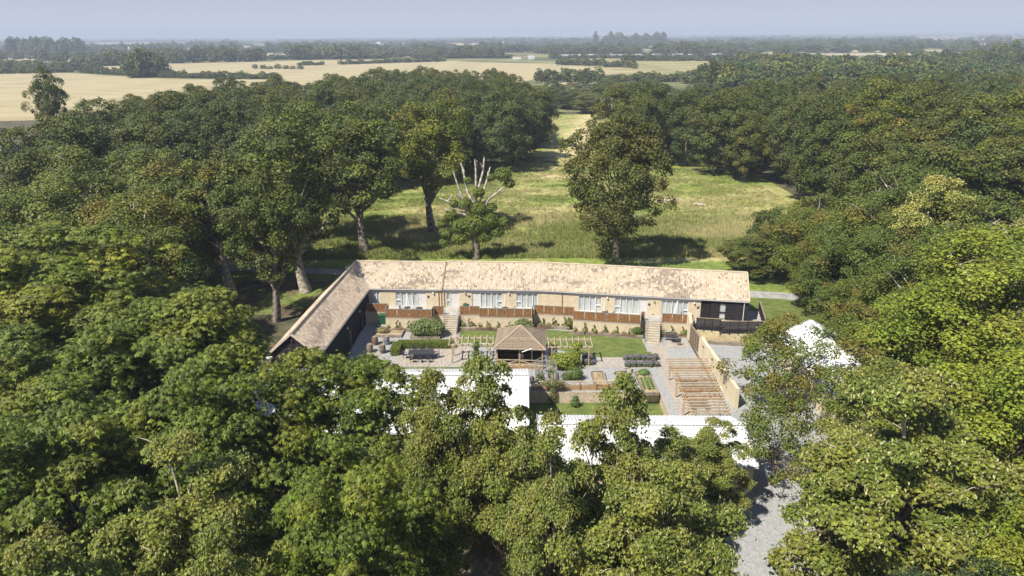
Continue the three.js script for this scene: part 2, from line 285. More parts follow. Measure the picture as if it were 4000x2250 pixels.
// paving: every flagstone its own piece
function paving(name, x0, x1, z0, z1, mats, seed, skip) {
  const g = struct(new THREE.Group()); g.name = numbered(name); scene.add(g); const r = rng(seed);
  let z = z0;
  while (z < z1 - 0.2) {
    const dz = Math.min(z1 - z, 0.45 + Math.floor(r() * 2) * 0.15 + 0.1); let x = x0 + r() * 0.3;
    while (x < x1 - 0.2) {
      const dx = Math.min(x1 - x, 0.45 + Math.floor(r() * 3) * 0.18), cx = x + dx / 2, cz = z + dz / 2;
      if (!skip || !skip(cx, cz)) piece('flagstone', mats[Math.floor(r() * mats.length)], g, cx, 0.038 + r() * 0.004, cz, dx - 0.03, 0.05, dz - 0.03);
      x += dx;
    }
    z += dz;
  }
}
paving('patio_paving', -12.9, -6.6, -75.0, -70.3, M.flag, 201);
paving('barrel_paving', -17.4, -13.6, -77.8, -72.2, M.flagGrey, 202, (x, z) => x > -15.4 + (z + 77) * 0.1 && z > -76.6 && z < -73.4 && x > -15.6);
paving('courtyard_path', 7.4, 15.3, -72.35, -69.7, M.flag, 203, (x, z) => x < 9 && z < -70);
paving('walkway_paving', 15.3, 17.35, -76.6, -57.2, M.flag, 204);
paving('stair_foot_paving', 17.35, 20.1, -76.6, -75.0, M.flag, 205);
paving('stair_path', -8.2, -6.25, -79.6, -76.1, M.flag, 206);
paving('lawn_path', -6.2, -2.1, -76.5, -75.7, M.flag, 207);
paving('garden_path', -6.5, -4.6, -75.6, -70.4, M.flag, 208);

// ───────────────────────── long barn and wing
const TILE_TONES = [[0.429, 0.364, 0.264], [0.460, 0.396, 0.299], [0.400, 0.325, 0.228], [0.490, 0.435, 0.345], [0.356, 0.277, 0.190], [0.416, 0.340, 0.264], [0.297, 0.237, 0.173], [0.252, 0.202, 0.154], [0.207, 0.178, 0.150], [0.460, 0.372, 0.254]];
const TILE_WING = [[0.473, 0.379, 0.282], [0.522, 0.424, 0.319], [0.433, 0.340, 0.250], [0.374, 0.295, 0.223], [0.551, 0.452, 0.350], [0.305, 0.246, 0.191], [0.256, 0.211, 0.170], [0.413, 0.320, 0.239], [0.335, 0.281, 0.234], [0.492, 0.394, 0.287]];
// a pantile: S-shaped across x, thick, its lower edge at z = +; origin at the middle
const pantile = (() => {
  const b = new MB(), W = 0.218, L = 0.36, t = 0.018, N = 5, f = (k) => { const s = k / N; return -0.014 + 0.045 * Math.pow(Math.sin(Math.PI * Math.min(1, s * 1.25)), 2) * (s < 0.8 ? 1 : 0); };
  for (let k = 0; k < N; k++) {
    const xa = -W / 2 + W * k / N, xb = -W / 2 + W * (k + 1) / N, ya = f(k), yb = f(k + 1);
    b.quad(V(xa, ya, L / 2), V(xb, yb, L / 2), V(xb, yb - 0.012, -L / 2), V(xa, ya - 0.012, -L / 2));
    b.quad(V(xa, ya - t, L / 2), V(xb, yb - t, L / 2), V(xb, yb, L / 2), V(xa, ya, L / 2));
  }
  b.quad(V(-W / 2, f(0) - t, -L / 2), V(-W / 2, f(0) - t, L / 2), V(-W / 2, f(0), L / 2), V(-W / 2, f(0), -L / 2));
  b.quad(V(W / 2, f(N) - t, L / 2), V(W / 2, f(N) - t, -L / 2), V(W / 2, f(N), -L / 2), V(W / 2, f(N), L / 2));
  return b.geo();
})();
const tileMats = (tones) => tones.map((c) => mat(c, 0.9));
const TM = tileMats(TILE_TONES), TMW = tileMats(TILE_WING);
// roof part: slab under tiles; spots: list of {m: Matrix4, tone, near}
function tileRoof(roof, spots, tones, mats) {
  spots.sort((a, b) => a.near - b.near);
  for (const s of spots.slice(0, 290)) { const o = meshOf('tile', pantile, mats[s.tone], roof); o.applyMatrix4(s.m); }
  const rest = spots.slice(290), im = new THREE.InstancedMesh(pantile, mat([1, 1, 1], 0.9), rest.length), c = new THREE.Color(), r = rng(9);
  rest.forEach((s, i) => { im.setMatrixAt(i, s.m); const k = 0.9 + 0.2 * r(); c.setRGB(...tones[s.tone].map((v) => v * k)); im.setColorAt(i, c); });
  im.name = 'tiles'; im.userData.kind = 'stuff'; shadows(im); roof.add(im);
}
function slopeSpots(frame, place, { rows, gauge, from, to, seed, patch, cam }) {
  const r = rng(seed), out = [], v = V(0, 0, 0), step = 0.222;
  for (let j = 0; j < rows; j++) {
    const a = from(j), b = to(j), n = Math.floor((b - a) / step), off = a + (b - a - n * step) / 2;
    for (let i = 0; i < n; i++) {
      const u = off + (i + 0.5) * step, m = place(u + (r() - 0.5) * 0.006, (j + 0.5) * gauge, (r() - 0.5) * 0.02); m.premultiply(frame);
      v.setFromMatrixPosition(m); const q = patch(u, j, r);
      out.push({ m, tone: q, near: v.distanceTo(camera.position) });
    }
  }
  return out;
}
const ID = new THREE.Matrix4();
{
  const barn = thing('long_barn', 'long low barn with pale tiled roof and tan walls facing the garden', 'barn', [-17.68, 0, -84.55], A1);
  const EAVE = 4.0, RIDGE = 6.3, RUN = 3.95, PITCH = Math.atan2(RIDGE - EAVE, RUN), SL = Math.hypot(RUN, RIDGE - EAVE);
  // roof
  const roof = new THREE.Group(); roof.name = 'roof'; barn.add(roof);
  const slab = (u0a, u0b, u1, frame, lift) => { // front and back slopes
    const b = new MB(), e = EAVE - 0.06 + lift, g = RIDGE - 0.06 + lift, t = 0.12;
    b.hexa([V(u0a, e - t, 0), V(u1, e - t, 0), V(u1, g - t, -RUN), V(u0b, g - t, -RUN), V(u0a, e, 0), V(u1, e, 0), V(u1, g, -RUN), V(u0b, g, -RUN)]);
    b.hexa([V(u0b, g - t, -RUN), V(u1, g - t, -RUN), V(u1, e - t, -2 * RUN), V(u0a, e - t, -2 * RUN), V(u0b, g, -RUN), V(u1, g, -RUN), V(u1, e, -2 * RUN), V(u0a, e, -2 * RUN)]);
    const o = b.build('roof_deck', TM[2], roof); if (frame) o.applyMatrix4(L2in1); return o;
  };
  slab(0, -2.6, 9.1, null, 0); slab(9.16, 9.16, 21.6, null, 0.1); slab(-0.02, -0.46, 24.55, L2, 0.1);
  const rows = 15, gauge = SL / rows;
  const place = (lift) => (u, s, j) => { const m = new THREE.Matrix4().makeRotationX(PITCH + 0.03 + j * 0.3); m.setPosition(u, EAVE + lift + s * Math.sin(PITCH), -s * Math.cos(PITCH)); return m; };
  const patch = (ofs) => (u, j, r) => {
    const n = fbm((u + ofs) / 3.2 + 7, j / 4.5, 301, 3), d = fbm((u + ofs) / 1.1, j / 1.7, 305, 2);
    const blotch = Math.max(Math.exp(-Math.pow((u + ofs - 5) / 2.4, 2)) * 0.45, Math.exp(-Math.pow((u + ofs - 36.2) / 2.6, 2)) * 0.7);
    const k = (n - 0.5) * 1.6 + blotch + (d - 0.5) * 0.8 + (r() - 0.5) * 0.55;
    if (k > 0.55) return 6 + Math.floor(r() * 3); if (k > 0.3) return r() < 0.6 ? 4 + Math.floor(r() * 3) : Math.floor(r() * 4); return r() < 0.045 ? 6 + Math.floor(r() * 3) : [0, 1, 3, 9, 5, 2][Math.floor(r() * 6)];
  };
  const s1 = slopeSpots(ID, place(0), { rows, gauge, from: (j) => -2.6 * (j + 0.5) / rows + 0.1, to: () => 9.1, seed: 11, patch: patch(0) });
  const s2 = slopeSpots(ID, place(0.1), { rows, gauge, from: () => 9.18, to: () => 21.2, seed: 12, patch: patch(0) });
  const s3 = slopeSpots(L2in1, place(0.1), { rows, gauge, from: (j) => -0.47 * (j + 0.5) / rows, to: () => 24.5, seed: 13, patch: patch(21.2) });
  tileRoof(roof, [...s1, ...s2, ...s3], TILE_TONES, TM);
  // ridge tiles, each a half-round piece
  const cap = new THREE.CylinderGeometry(0.13, 0.13, 0.46, 8, 1, false, -Math.PI / 2, Math.PI); cap.rotateZ(Math.PI / 2); cap.rotateX(0);
  const ridge = (u0, u1, frame, lift) => { const n = Math.round((u1 - u0) / 0.45); for (let i = 0; i < n; i++) { const o = meshOf('ridge_tile', capGeo, TM[[9, 0, 5, 1, 2][(i * 7) % 5]], roof); o.position.set(u0 + (i + 0.5) * (u1 - u0) / n, RIDGE + lift - 0.02, -RUN); if (frame) o.applyMatrix4(L2in1); } };
  const capGeo = TUBE([V(-0.226, 0, 0), V(0.226, 0, 0)], [0.125, 0.14], 9).geo();
  ridge(-2.6, 9.12, null, 0); ridge(9.12, 21.25, null, 0.1); ridge(-0.5, 24.5, L2, 0.1);
  BEAM(V(9.12, EAVE + 0.02, 0.05), V(9.12, RIDGE + 0.02, -RUN), 0.1, 0.34).build('verge_wall', M.pipe, roof);
  inL2(BEAM(V(24.54, EAVE + 0.06, 0.05), V(24.54, RIDGE + 0.06, -RUN), 0.08, 0.22).build('verge', TM[3], roof));
  // walls: piers between openings, band above
  const TY = 1.6, WT = 3.66, F = -0.13, B = -0.41;
  const win = (u0, u1, seg, { mull = [], transom = null, y0 = TY + 0.03, dark = false } = {}) => {
    const w = new THREE.Group(); w.name = 'window'; barn.add(w); if (seg) inL2(w);
    const fr = dark ? M.blackB : M.frame, z0 = F - 0.10, z1 = F - 0.03, b = new MB();
    b.box(u0, u1, y0, y0 + 0.07, z0, z1).box(u0, u1, WT - 0.08, WT, z0, z1).box(u0, u0 + 0.07, y0 + 0.07, WT - 0.08, z0, z1).box(u1 - 0.07, u1, y0 + 0.07, WT - 0.08, z0, z1);
    b.build('frame', fr, w);
    const xs = [u0 + 0.07, ...mull, u1 - 0.07];
    for (const x of mull) BOX(x - 0.045, x + 0.045, y0 + 0.07, WT - 0.08, z0 + 0.005, z1 - 0.01).build('mullion', fr, w);
    for (let i = 0; i < xs.length - 1; i++) {
      const a = xs[i] + (i ? 0.055 : 0), c = xs[i + 1] - (i < xs.length - 2 ? 0.055 : 0);
      if (transom === i) { BOX(a, c, 2.42, 2.56, z0 - 0.004, z1 + 0.01).build('transom', fr, w); BOX(a, c, y0 + 0.07, 2.42, z0 + 0.03, z0 + 0.036).build('pane', M.glass, w); BOX(a, c, 2.56, WT - 0.08, z0 + 0.03, z0 + 0.036).build('pane', M.glass, w); }
      else BOX(a, c, y0 + 0.07, WT - 0.08, z0 + 0.03, z0 + 0.036).build('pane', M.glass, w);
    }
    const cb = new MB(), n = Math.round((u1 - u0) / 0.075), r = rng(Math.floor(u0 * 97) + (seg ? 5 : 1)); let pz = 0;
    const prof = []; for (let i = 0; i <= n; i++) prof.push([u0 + (u1 - u0) * i / n, z0 - 0.05 + (i % 2 ? 0.034 : -0.034) * (0.5 + r())]);
    for (let i = 0; i < n; i++) { cb.quad(V(prof[i][0], y0, prof[i][1]), V(prof[i + 1][0], y0, prof[i + 1][1]), V(prof[i + 1][0], WT, prof[i + 1][1]), V(prof[i][0], WT, prof[i][1])); }
    cb.build('curtain', M.curtain, w);
    return w;
  };
  const door = (u0, u1, seg, m = M.door, h = 2.1) => {
    const w = new THREE.Group(); w.name = 'door'; barn.add(w); if (seg) inL2(w);
    new MB().box(u0, u0 + 0.06, TY, WT, F - 0.14, F - 0.05).box(u1 - 0.06, u1, TY, WT, F - 0.14, F - 0.05).box(u0 + 0.06, u1 - 0.06, WT - 0.07, WT, F - 0.14, F - 0.05).build('frame', m, w);
    BOX(u0 + 0.065, u1 - 0.065, TY + 0.02, WT - 0.075, F - 0.13, F - 0.085).build('leaf', m, w);
    BOX(u0 + 0.12, u0 + 0.2, 2.62, 2.66, F - 0.085, F - 0.03).build('handle', M.steel, w);
  };
  const wall = (list, seg, m = M.render) => { for (const [u0, u1, y0 = 0, y1 = WT] of list) { const o = BOX(u0, u1, y0, y1, B, F).build('wall', m, barn); if (seg) inL2(o); } };
  wall([[-0.2, 0.0], [1.22, 3.18], [7.02, 9.55], [11.14, 12.74], [16.52, 18.2], [20.9, 21.5]]);
  const band = (u0, u1, seg, m = M.white) => { const o = BOX(u0, u1, WT, EAVE - 0.14, B, F + 0.012).build('fascia', m, barn); if (seg) inL2(o); };
  band(-0.2, 21.4); band(0.02, 19.1, 1); band(19.1, 24.55, 1, M.blackB);
  wall([[-0.1, -0.02], [0, 4.64], [7.4, 8.99], [12.88, 14.5], [17.68, 19.1]], 1);
  wall([[0, 1.22, 0, TY + 0.03], [3.18, 7.02, 0, TY], [9.55, 11.14, 0, TY], [12.74, 16.52, 0, TY], [18.2, 20.9, 0, TY + 0.03]]);
  wall([[4.64, 7.4, 0, TY + 0.03], [8.99, 12.88, 0, TY], [14.5, 17.68, 0, TY + 0.03], [19.1, 24.5, 0, TY]], 1);
  win(0.0, 1.22, 0, { mull: [0.35, 0.8] });
  win(3.18, 5.98, 0, { mull: [3.88, 4.58, 5.28], transom: 0 }); door(5.98, 7.02);
  win(9.55, 10.05, 0, { transom: 0 }); door(10.05, 11.14);
  door(12.74, 13.76); win(13.76, 16.52, 0, { mull: [14.45, 15.15, 15.85], transom: 3 });
  win(18.2, 20.9, 0, { mull: [18.86, 19.56, 20.26], transom: 0 });
  win(4.64, 7.4, 1, { mull: [5.3, 6.0, 6.72], transom: 3 });
  win(8.99, 11.9, 1, { mull: [9.68, 10.4, 11.12], transom: 0 }); door(11.9, 12.88, 1);
  win(14.5, 17.68, 1, { mull: [15.1, 15.78, 16.42, 17.08], transom: 4 });
  // black boarded end bay: boards laid one above another
  const boards = (u0, u1, name, seg, y0, y1, f = F) => { for (let y = y0; y < y1 - 0.02; y += 0.165) { const h = Math.min(0.165, y1 - y), o = new MB().hexa([V(u0, y, f + 0.035), V(u1, y, f + 0.035), V(u1, y, f), V(u0, y, f), V(u0, y + h, f + 0.01), V(u1, y + h, f + 0.01), V(u1, y + h, f), V(u0, y + h, f)]).build('weatherboard', y % 0.33 < 0.165 ? M.black : M.blackB, barn); if (seg) inL2(o); } };
  wall([[20.28, 21.2, TY], [22.0, 24.5, TY]], 1, M.black);
  boards(20.28, 21.2, '', 1, TY, WT); boards(22.0, 24.5, '', 1, TY, WT);
  door(19.15, 20.25, 1, M.black); win(21.2, 22.0, 1, { transom: 0, dark: true });
  // east gable, back and inner closing walls
  inL2(new MB().box(24.2, 24.5, 0, EAVE - 0.2, -7.6, B).tri(V(24.5, EAVE - 0.2, B), V(24.5, EAVE - 0.2, -7.6), V(24.5, RIDGE - 0.2, -RUN)).build('gable_wall', M.black, barn));
  BOX(-2.4, 21.6, 0, EAVE - 0.2, -7.8, -7.5).build('back_wall', M.render, barn);
  inL2(BOX(-0.9, 24.2, 0, EAVE - 0.2, -7.8, -7.5).build('back_wall', M.render, barn));
  BOX(-0.2, 21.2, WT + 0.1, WT + 0.16, -7.5, B).build('inner_ceiling', M.interior, barn); inL2(BOX(0, 24.2, WT + 0.1, WT + 0.16, -7.5, B).build('inner_ceiling', M.interior, barn));
  // gutters, downpipes, lamps, plaques, vents
  TUBE([V(0, EAVE - 0.1, 0.06), V(9.05, EAVE - 0.1, 0.06)], [0.06, 0.06]).build('gutter', M.gutter, barn); TUBE([V(9.2, EAVE - 0.02, 0.06), V(21.3, EAVE - 0.02, 0.06)], [0.06, 0.06]).build('gutter', M.gutter, barn); inL2(TUBE([V(0.1, EAVE - 0.02, 0.06), V(24.5, EAVE - 0.02, 0.06)], [0.06, 0.06]).build('gutter', M.gutter, barn));
  const pipe = (u, seg, m = M.pipe) => { const o = TUBE([V(u, EAVE - 0.1, 0.03), V(u, EAVE - 0.34, -0.07), V(u, TY, -0.07)], [0.045, 0.045, 0.045]).build('downpipe', m, barn); if (seg) inL2(o); };
  pipe(8.62); pipe(8.95); pipe(2.64, 1); pipe(24.0, 1, M.white); pipe(9.3);
  const put = (name, u, y, w, h, d, m, seg) => { const o = piece(name, m, barn, u, y, F + d / 2 + 0.002, w, h, d); if (seg) inL2(o); return o; };
  for (const [u, y, s] of [[7.33, 2.95, 0], [12.41, 3.08, 0], [13.11, 2.99, 1], [18.8, 2.95, 1]]) put('plaque', u, y, 0.26, 0.26, 0.03, M.dark, s);
  for (const [u, y, s, m] of [[7.97, 3.5, 0, M.white], [17.32, 3.55, 0, M.white], [8.12, 3.55, 1, M.white], [18.33, 3.5, 1, M.white], [11.93, 3.52, 0, M.galv], [13.66, 3.45, 1, M.galv]]) {
    const g = new THREE.Group(); g.name = 'wall_lamp'; barn.add(g); g.position.set(u, y, F); if (s) inL2(g);
    const o = meshOf('lamp_body', lampGeo(), m, g); piece('bracket', m, g, 0, 0.1, 0.05, 0.06, 0.06, 0.1);
  }
  put('vent', 13.61, 1.75, 0.2, 0.1, 0.02, M.dark, 1); put('vent', 8.15, 1.85, 0.2, 0.1, 0.02, M.dark, 1);
}
function lampGeo() { const g = new THREE.LatheGeometry([[0.001, 0.12], [0.07, 0.1], [0.1, 0.02], [0.1, -0.08], [0.06, -0.12], [0.001, -0.12]].map(([x, y]) => new THREE.Vector2(x, y)), 10); g.translate(0, 0, 0.12); return g; }
{ // wing running towards the camera; same axes as the barn's first part
  const wing = thing('wing_barn', 'black weatherboarded barn wing with greyish tiled roof and gable', 'barn', [-17.68, 0, -84.55], A1);
  const EAVE = 4.0, RIDGE = 6.28, HALF = 2.6, UR = -2.6, Z1 = 20.0, PITCH = Math.atan2(RIDGE - EAVE, HALF), SL = Math.hypot(HALF, RIDGE - EAVE), rows = 11, gauge = SL / rows;
  const roof = new THREE.Group(); roof.name = 'roof'; wing.add(roof);
  const e = EAVE - 0.06, g = RIDGE - 0.06, t = 0.12;
  new MB().hexa([V(0, e - t, Z1), V(0, e - t, 0.02), V(UR, g - t, -3.93), V(UR, g - t, Z1), V(0, e, Z1), V(0, e, 0.02), V(UR, g, -3.93), V(UR, g, Z1)].map((v) => v)).build('roof_deck', TMW[3], roof);
  new MB().hexa([V(UR, g - t, Z1), V(UR, g - t, -3.93), V(2 * UR, e - t, -7.9), V(2 * UR, e - t, Z1), V(UR, g, Z1), V(UR, g, -3.93), V(2 * UR, e, -7.9), V(2 * UR, e, Z1)]).build('roof_deck', TMW[3], roof);
  const east = (u, s, j) => { const m = new THREE.Matrix4().makeRotationY(Math.PI / 2).multiply(new THREE.Matrix4().makeRotationX(PITCH + 0.03 + j * 0.3)); m.setPosition(-s * Math.cos(PITCH), EAVE + s * Math.sin(PITCH), -u); return m; };
  const west = (u, s, j) => { const m = new THREE.Matrix4().makeRotationY(-Math.PI / 2).multiply(new THREE.Matrix4().makeRotationX(PITCH + 0.03 + j * 0.3)); m.setPosition(2 * UR + s * Math.cos(PITCH), EAVE + s * Math.sin(PITCH), u); return m; };
  const patch = (u, j, r) => { const n = fbm(u / 2.6 + 40, j / 3.5, 331, 3), d = fbm(u / 0.9, j / 1.4, 335, 2), k = (n - 0.5) * 2 + (d - 0.5) * 1.0 + (r() - 0.5) * 0.5 + (u > -3 ? 0.25 : 0); if (k > 0.5) return 5 + Math.floor(r() * 2); if (k > 0.22) return [3, 7, 8, 2][Math.floor(r() * 4)]; return r() < 0.05 ? 5 : [0, 1, 2, 4, 9][Math.floor(r() * 5)]; };
  const spots = [...slopeSpots(ID, east, { rows, gauge, from: () => -Z1 + 0.02, to: (j) => 3.93 * (j + 0.5) / rows - 0.1, seed: 21, patch }), ...slopeSpots(ID, west, { rows, gauge, from: () => -3.9, to: () => Z1 - 0.02, seed: 22, patch: (u, j, r) => patch(u + 40, j, r) })];
  tileRoof(roof, spots, TILE_WING, TMW);
  const capGeo = TUBE([V(0, 0, -0.226), V(0, 0, 0.226)], [0.14, 0.125], 9).geo();
  for (let i = 0; i < 53; i++) { const o = meshOf('ridge_tile', capGeo, TMW[[0, 4, 1, 2, 9][(i * 3) % 5]], roof); o.position.set(UR, RIDGE - 0.01, -3.9 + (i + 0.5) * 0.451); }
  BEAM(V(0.02, e - 0.02, 0.03), V(UR, g + 0.08, -3.93), 0.16, 0.1).build('valley_lead', M.gutter, roof);
  for (const s of [0, 1]) BEAM(V(UR, g + 0.03, Z1 + 0.03), V(s ? 0.05 : 2 * UR - 0.05, e + 0.0, Z1 + 0.03), 0.06, 0.2).build('bargeboard', TMW[4], roof);
  // walls
  const W0 = -4.98, W1 = -0.24, GZ = Z1 - 0.25;
  BOX(W1 - 0.2, W1, 0, e - 0.05, 0, GZ).build('wall', M.black, wing); BOX(W0, W0 + 0.2, 0, e - 0.05, -7.5, GZ).build('wall', M.black, wing);
  new MB().box(W0 + 0.2, W1 - 0.2, 0, e - 0.1, GZ - 0.2, GZ).tri(V(W0 + 0.2, e - 0.1, GZ), V(W1 - 0.2, e - 0.1, GZ), V(UR, g - 0.25, GZ)).build('gable_wall', M.black, wing);
  for (let y = 0; y < g - 0.35; y += 0.165) { const k = y > e - 0.15 ? (g - 0.15 - y - 0.165) / (g - e) : 1, h = Math.min(k, 1) * (UR - W0); if (h < 0.1) break; new MB().hexa([V(UR - h, y, GZ + 0.04), V(UR + h, y, GZ + 0.04), V(UR + h, y, GZ), V(UR - h, y, GZ), V(UR - h, y + 0.165, GZ + 0.012), V(UR + h, y + 0.165, GZ + 0.012), V(UR + h, y + 0.165, GZ), V(UR - h, y + 0.165, GZ)]).build('weatherboard', Math.round(y / 0.165) % 3 ? M.black : M.blackB, wing); }
  for (let y = 0; y < e - 0.1; y += 0.165) new MB().hexa([V(W1 + 0.04, y, GZ), V(W1 + 0.04, y, 0), V(W1, y, 0), V(W1, y, GZ), V(W1 + 0.012, y + 0.165, GZ), V(W1 + 0.012, y + 0.165, 0), V(W1, y + 0.165, 0), V(W1, y + 0.165, GZ)]).build('weatherboard', Math.round(y / 0.165) % 4 ? M.black : M.blackB, wing);
  for (const z of [3.4, 8.9]) { const d = new THREE.Group(); d.name = 'door'; wing.add(d); BOX(W1 + 0.04, W1 + 0.1, 0.02, 2.1, z - 0.5, z + 0.5).build('leaf', M.dark, d); BOX(W1 + 0.1, W1 + 0.15, 1.0, 1.05, z + 0.3, z + 0.38).build('handle', M.steel, d); }
  for (const z of [4.6, 9.8]) { const l = new THREE.Group(); l.name = 'wall_lamp'; wing.add(l); l.position.set(W1 + 0.03, 2.7, z); l.rotation.y = Math.PI / 2; meshOf('lamp_body', lampGeo(), M.white, l); }
  { const l = new THREE.Group(); l.name = 'wall_lamp'; wing.add(l); l.position.set(UR, 5.5, GZ + 0.04); meshOf('lamp_body', lampGeo(), M.dark, l); TUBE([V(0, 0.1, 0.05), V(0, 1.5, 0.1)], [0.02, 0.015], 6).build('mast', M.galv, l); }
  TUBE([V(0.05, e - 0.08, 0.1), V(0.05, e - 0.08, Z1)], [0.06, 0.06]).build('gutter', M.gutter, wing);
  BOX(2 * UR - 0.1, 2 * UR + 0.5, e - 0.3, e - 0.14, Z1 - 0.1, Z1 + 0.15).build('eave_box', M.white, wing);
}

// ───────────────────────── terrace, stairs, balustrades, beds
{
  const t = thing('terrace', 'raised terrace with tan retaining wall below the long barn windows', 'terrace', [-17.68, 0, -84.55], A1);
  const S1 = [[-0.2, 2.72, 1.92], [2.72, 8.35, 3.67], [8.35, 11.47, 2.48], [11.47, 13.95, 2.3], [13.95, 20.3, 2.9]], S2 = [[-0.62, 4.3, 1.65], [4.3, 12.2, 2.87], [12.2, 14.55, 1.75], [14.55, 18.4, 1.85]];
  const mk = (s, seg) => s.forEach(([a, b, w], i) => { const y = 1.56 - (seg ? 0.006 : 0) - (i % 2) * 0.002; const o = BOX(a, b, 0, y, F0, w).build('retaining_wall', M.render, t), p = BOX(a - 0.0, b, y, y + 0.04, F0, w + 0.03).build('floor', M.concrete, t); if (seg) { inL2(o); inL2(p); } });
  const F0 = -0.12; mk(S1, 0); mk(S2, 1);
}
function balustrade(label, frame, pts, posts, group = 'reed panelled balustrades along the terrace') {
  // pts: [u,w] corners at terrace edge; posts per run = number of bays
  const p0 = V(pts[0][0], 1.6, pts[0][1]).applyMatrix4(frame), g = thing('balustrade', label, 'balustrade', p0.toArray(), frame === L1 ? A1 : A2, group), r = rng(Math.floor(pts[0][0] * 31));
  const q = pts.map(([u, w]) => V(u - pts[0][0], 0, w - pts[0][1]));
  for (let i = 0; i < q.length - 1; i++) {
    const a = q[i], b = q[i + 1], n = posts[i], at = (s, y) => a.clone().lerp(b, s).setY(y);
    BEAM(at(0, 1.1), at(1, 1.1), 0.06, 0.05).build('top_rail', M.galv, g); BEAM(at(0, -0.02), at(1, -0.02), 0.06, 0.05).build('bottom_rail', M.galv, g);
    for (let k = 0; k <= n; k++) { if (k === n && i < q.length - 2) continue; TUBE([at(k / n, -0.32), at(k / n, 1.12)], [0.028, 0.028], 6).build('post', M.galv, g); }
    const pad = 0.05 / Math.max(0.4, a.distanceTo(b));
    for (let k = 0; k < n; k++) BEAM(at(k / n + pad, 0.54), at((k + 1) / n - pad, 0.54), 0.035, 1.03).build('reed_panel', M.reed[Math.floor(r() * 3)], g);
  }
}
balustrade('short brown reed balustrade in the shaded corner beside the black wing', L1, [[0.05, 1.85], [2.66, 1.85]], [2]);
balustrade('brown reed balustrade round the projecting terrace above the big leafy bush', L1, [[2.72, 1.9], [2.76, 3.62], [8.3, 3.62], [8.35, 2.46], [9.6, 2.42]], [1, 4, 1, 1]);
balustrade('long brown reed balustrade behind the gazebo roof with a green potted shrub', L1, [[11.5, 2.28], [13.94, 2.24], [13.98, 2.86], [20.25, 2.86], [20.32, 1.7]], [2, 1, 6, 1]);
balustrade('set back brown reed balustrade under the tan wall with a brown downpipe', L2, [[-0.55, 1.6], [4.26, 1.56]], [4]);
balustrade('long projecting brown reed balustrade left of the right hand steps', L2, [[4.3, 1.6], [4.34, 2.82], [12.17, 2.86], [12.2, 1.7], [12.66, 1.7]], [1, 6, 1, 1]);
balustrade('brown reed balustrade between the right hand steps and the curved cream wall', L2, [[14.6, 1.82], [18.2, 1.82]], [3]);

function stairs(label, frame, ang, u0, u1, wTop, wBot) {
  const n = 9, c = (u0 + u1) / 2, s = thing('garden_steps', label, 'steps', V(c, 0, wTop).applyMatrix4(frame).toArray(), ang), H = 1.6, run = (wBot - wTop) / n, hw = (u1 - u0) / 2;
  for (let i = 0; i < n; i++) { const y1 = H - (i + 0.5) * H / n; BOX(-hw, hw, 0, y1 - 0.05, i * run + 0.02, (i + 1) * run + 0.035).build('riser', M.step[2], s); BOX(-hw + 0.01, hw - 0.01, y1 - 0.05, y1, i * run - 0.0, (i + 1) * run + 0.05).build('step', M.step[i % 3], s); }
  for (const d of [-1, 1]) {
    const x = d * (hw - 0.03), h = new THREE.Group(); h.name = 'handrail'; s.add(h);
    TUBE([V(x, H + 0.95, -0.1), V(x, 0.95, wBot - wTop)], [0.022, 0.022], 6).build('rail', M.galv, h); TUBE([V(x, H + 0.45, -0.1), V(x, 0.45, wBot - wTop)], [0.016, 0.016], 6).build('rail', M.galv, h);
    for (const k of [0, 0.5, 1]) TUBE([V(x, H * (1 - k) - 0.1, (wBot - wTop) * k - (k ? 0.02 : 0.08)), V(x, H * (1 - k) + 0.96, (wBot - wTop) * k - (k ? 0.02 : 0.08))], [0.024, 0.024], 6).build('post', M.galv, h);
    const w = []; for (let k = 0; k <= 24; k++) w.push(V(x + d * 0.03, H * (1 - k / 24) + 0.2 + 0.06 * Math.sin(k * 1.7), (wBot - wTop) * k / 24)); TUBE(w, w.map(() => 0.02), 5).build('rope', M.dark, h);
  }
}
stairs('stone garden steps with metal handrails beside the big leafy bush', L1, A1, 9.72, 11.42, 2.5, 4.9);
stairs('stone garden steps with metal handrails beside the lawn and round table', L2, A2, 12.75, 14.45, 1.85, 4.65);

// timber sleeper walls with planting behind, and climbers on the terrace wall
function sleeperBed(label, frame, ang, u0, u1, wWall, wFront, seed) {
  const s = thing('sleeper_bed', label, 'planting bed', V(u0, 0, wFront).applyMatrix4(frame).toArray(), ang, 'sleeper edged beds below the terrace'), r = rng(seed), L = u1 - u0;
  for (let c = 0; c < 2; c++) { let x = c ? -0.0 : 0; while (x < L - 0.3) { const l = Math.min(L - x, 1.6 + r() * 1.0); piece('sleeper', M.sleeper[Math.floor(r() * 4)], s, x + l / 2, 0.115 + c * 0.215, -0.09 + r() * 0.02, l - 0.02, 0.205, 0.2); x += l; } }
  piece('soil', M.soil, s, L / 2, 0.17, -(wFront - wWall) / 2 - 0.08, L - 0.02, 0.34, Math.max(0.1, wFront - wWall - 0.2));
  return s;
}
sleeperBed('long timber sleeper bed in front of the terrace by the gravel terrace corner', L1, A1, 1.5, 9.6, 3.67, 4.25, 31);
sleeperBed('timber sleeper bed along the lawn behind the gazebo', L1, A1, 11.6, 20.6, 2.9, 3.5, 32);
sleeperBed('short weathered sleeper bed set back behind the lawn corner', L2, A2, -0.2, 3.85, 1.65, 2.3, 33);
sleeperBed('long weathered sleeper bed along the lawn up to the right hand steps', L2, A2, 3.9, 12.6, 2.87, 3.55, 34);
sleeperBed('dark sleeper bed behind the round metal table', L2, A2, 14.7, 18.2, 1.85, 2.5, 35);
sleeperBed('dark brown sleeper edging below the black boarded deck', L2, A2, 18.9, 27.4, 2.2, 3.85, 36);

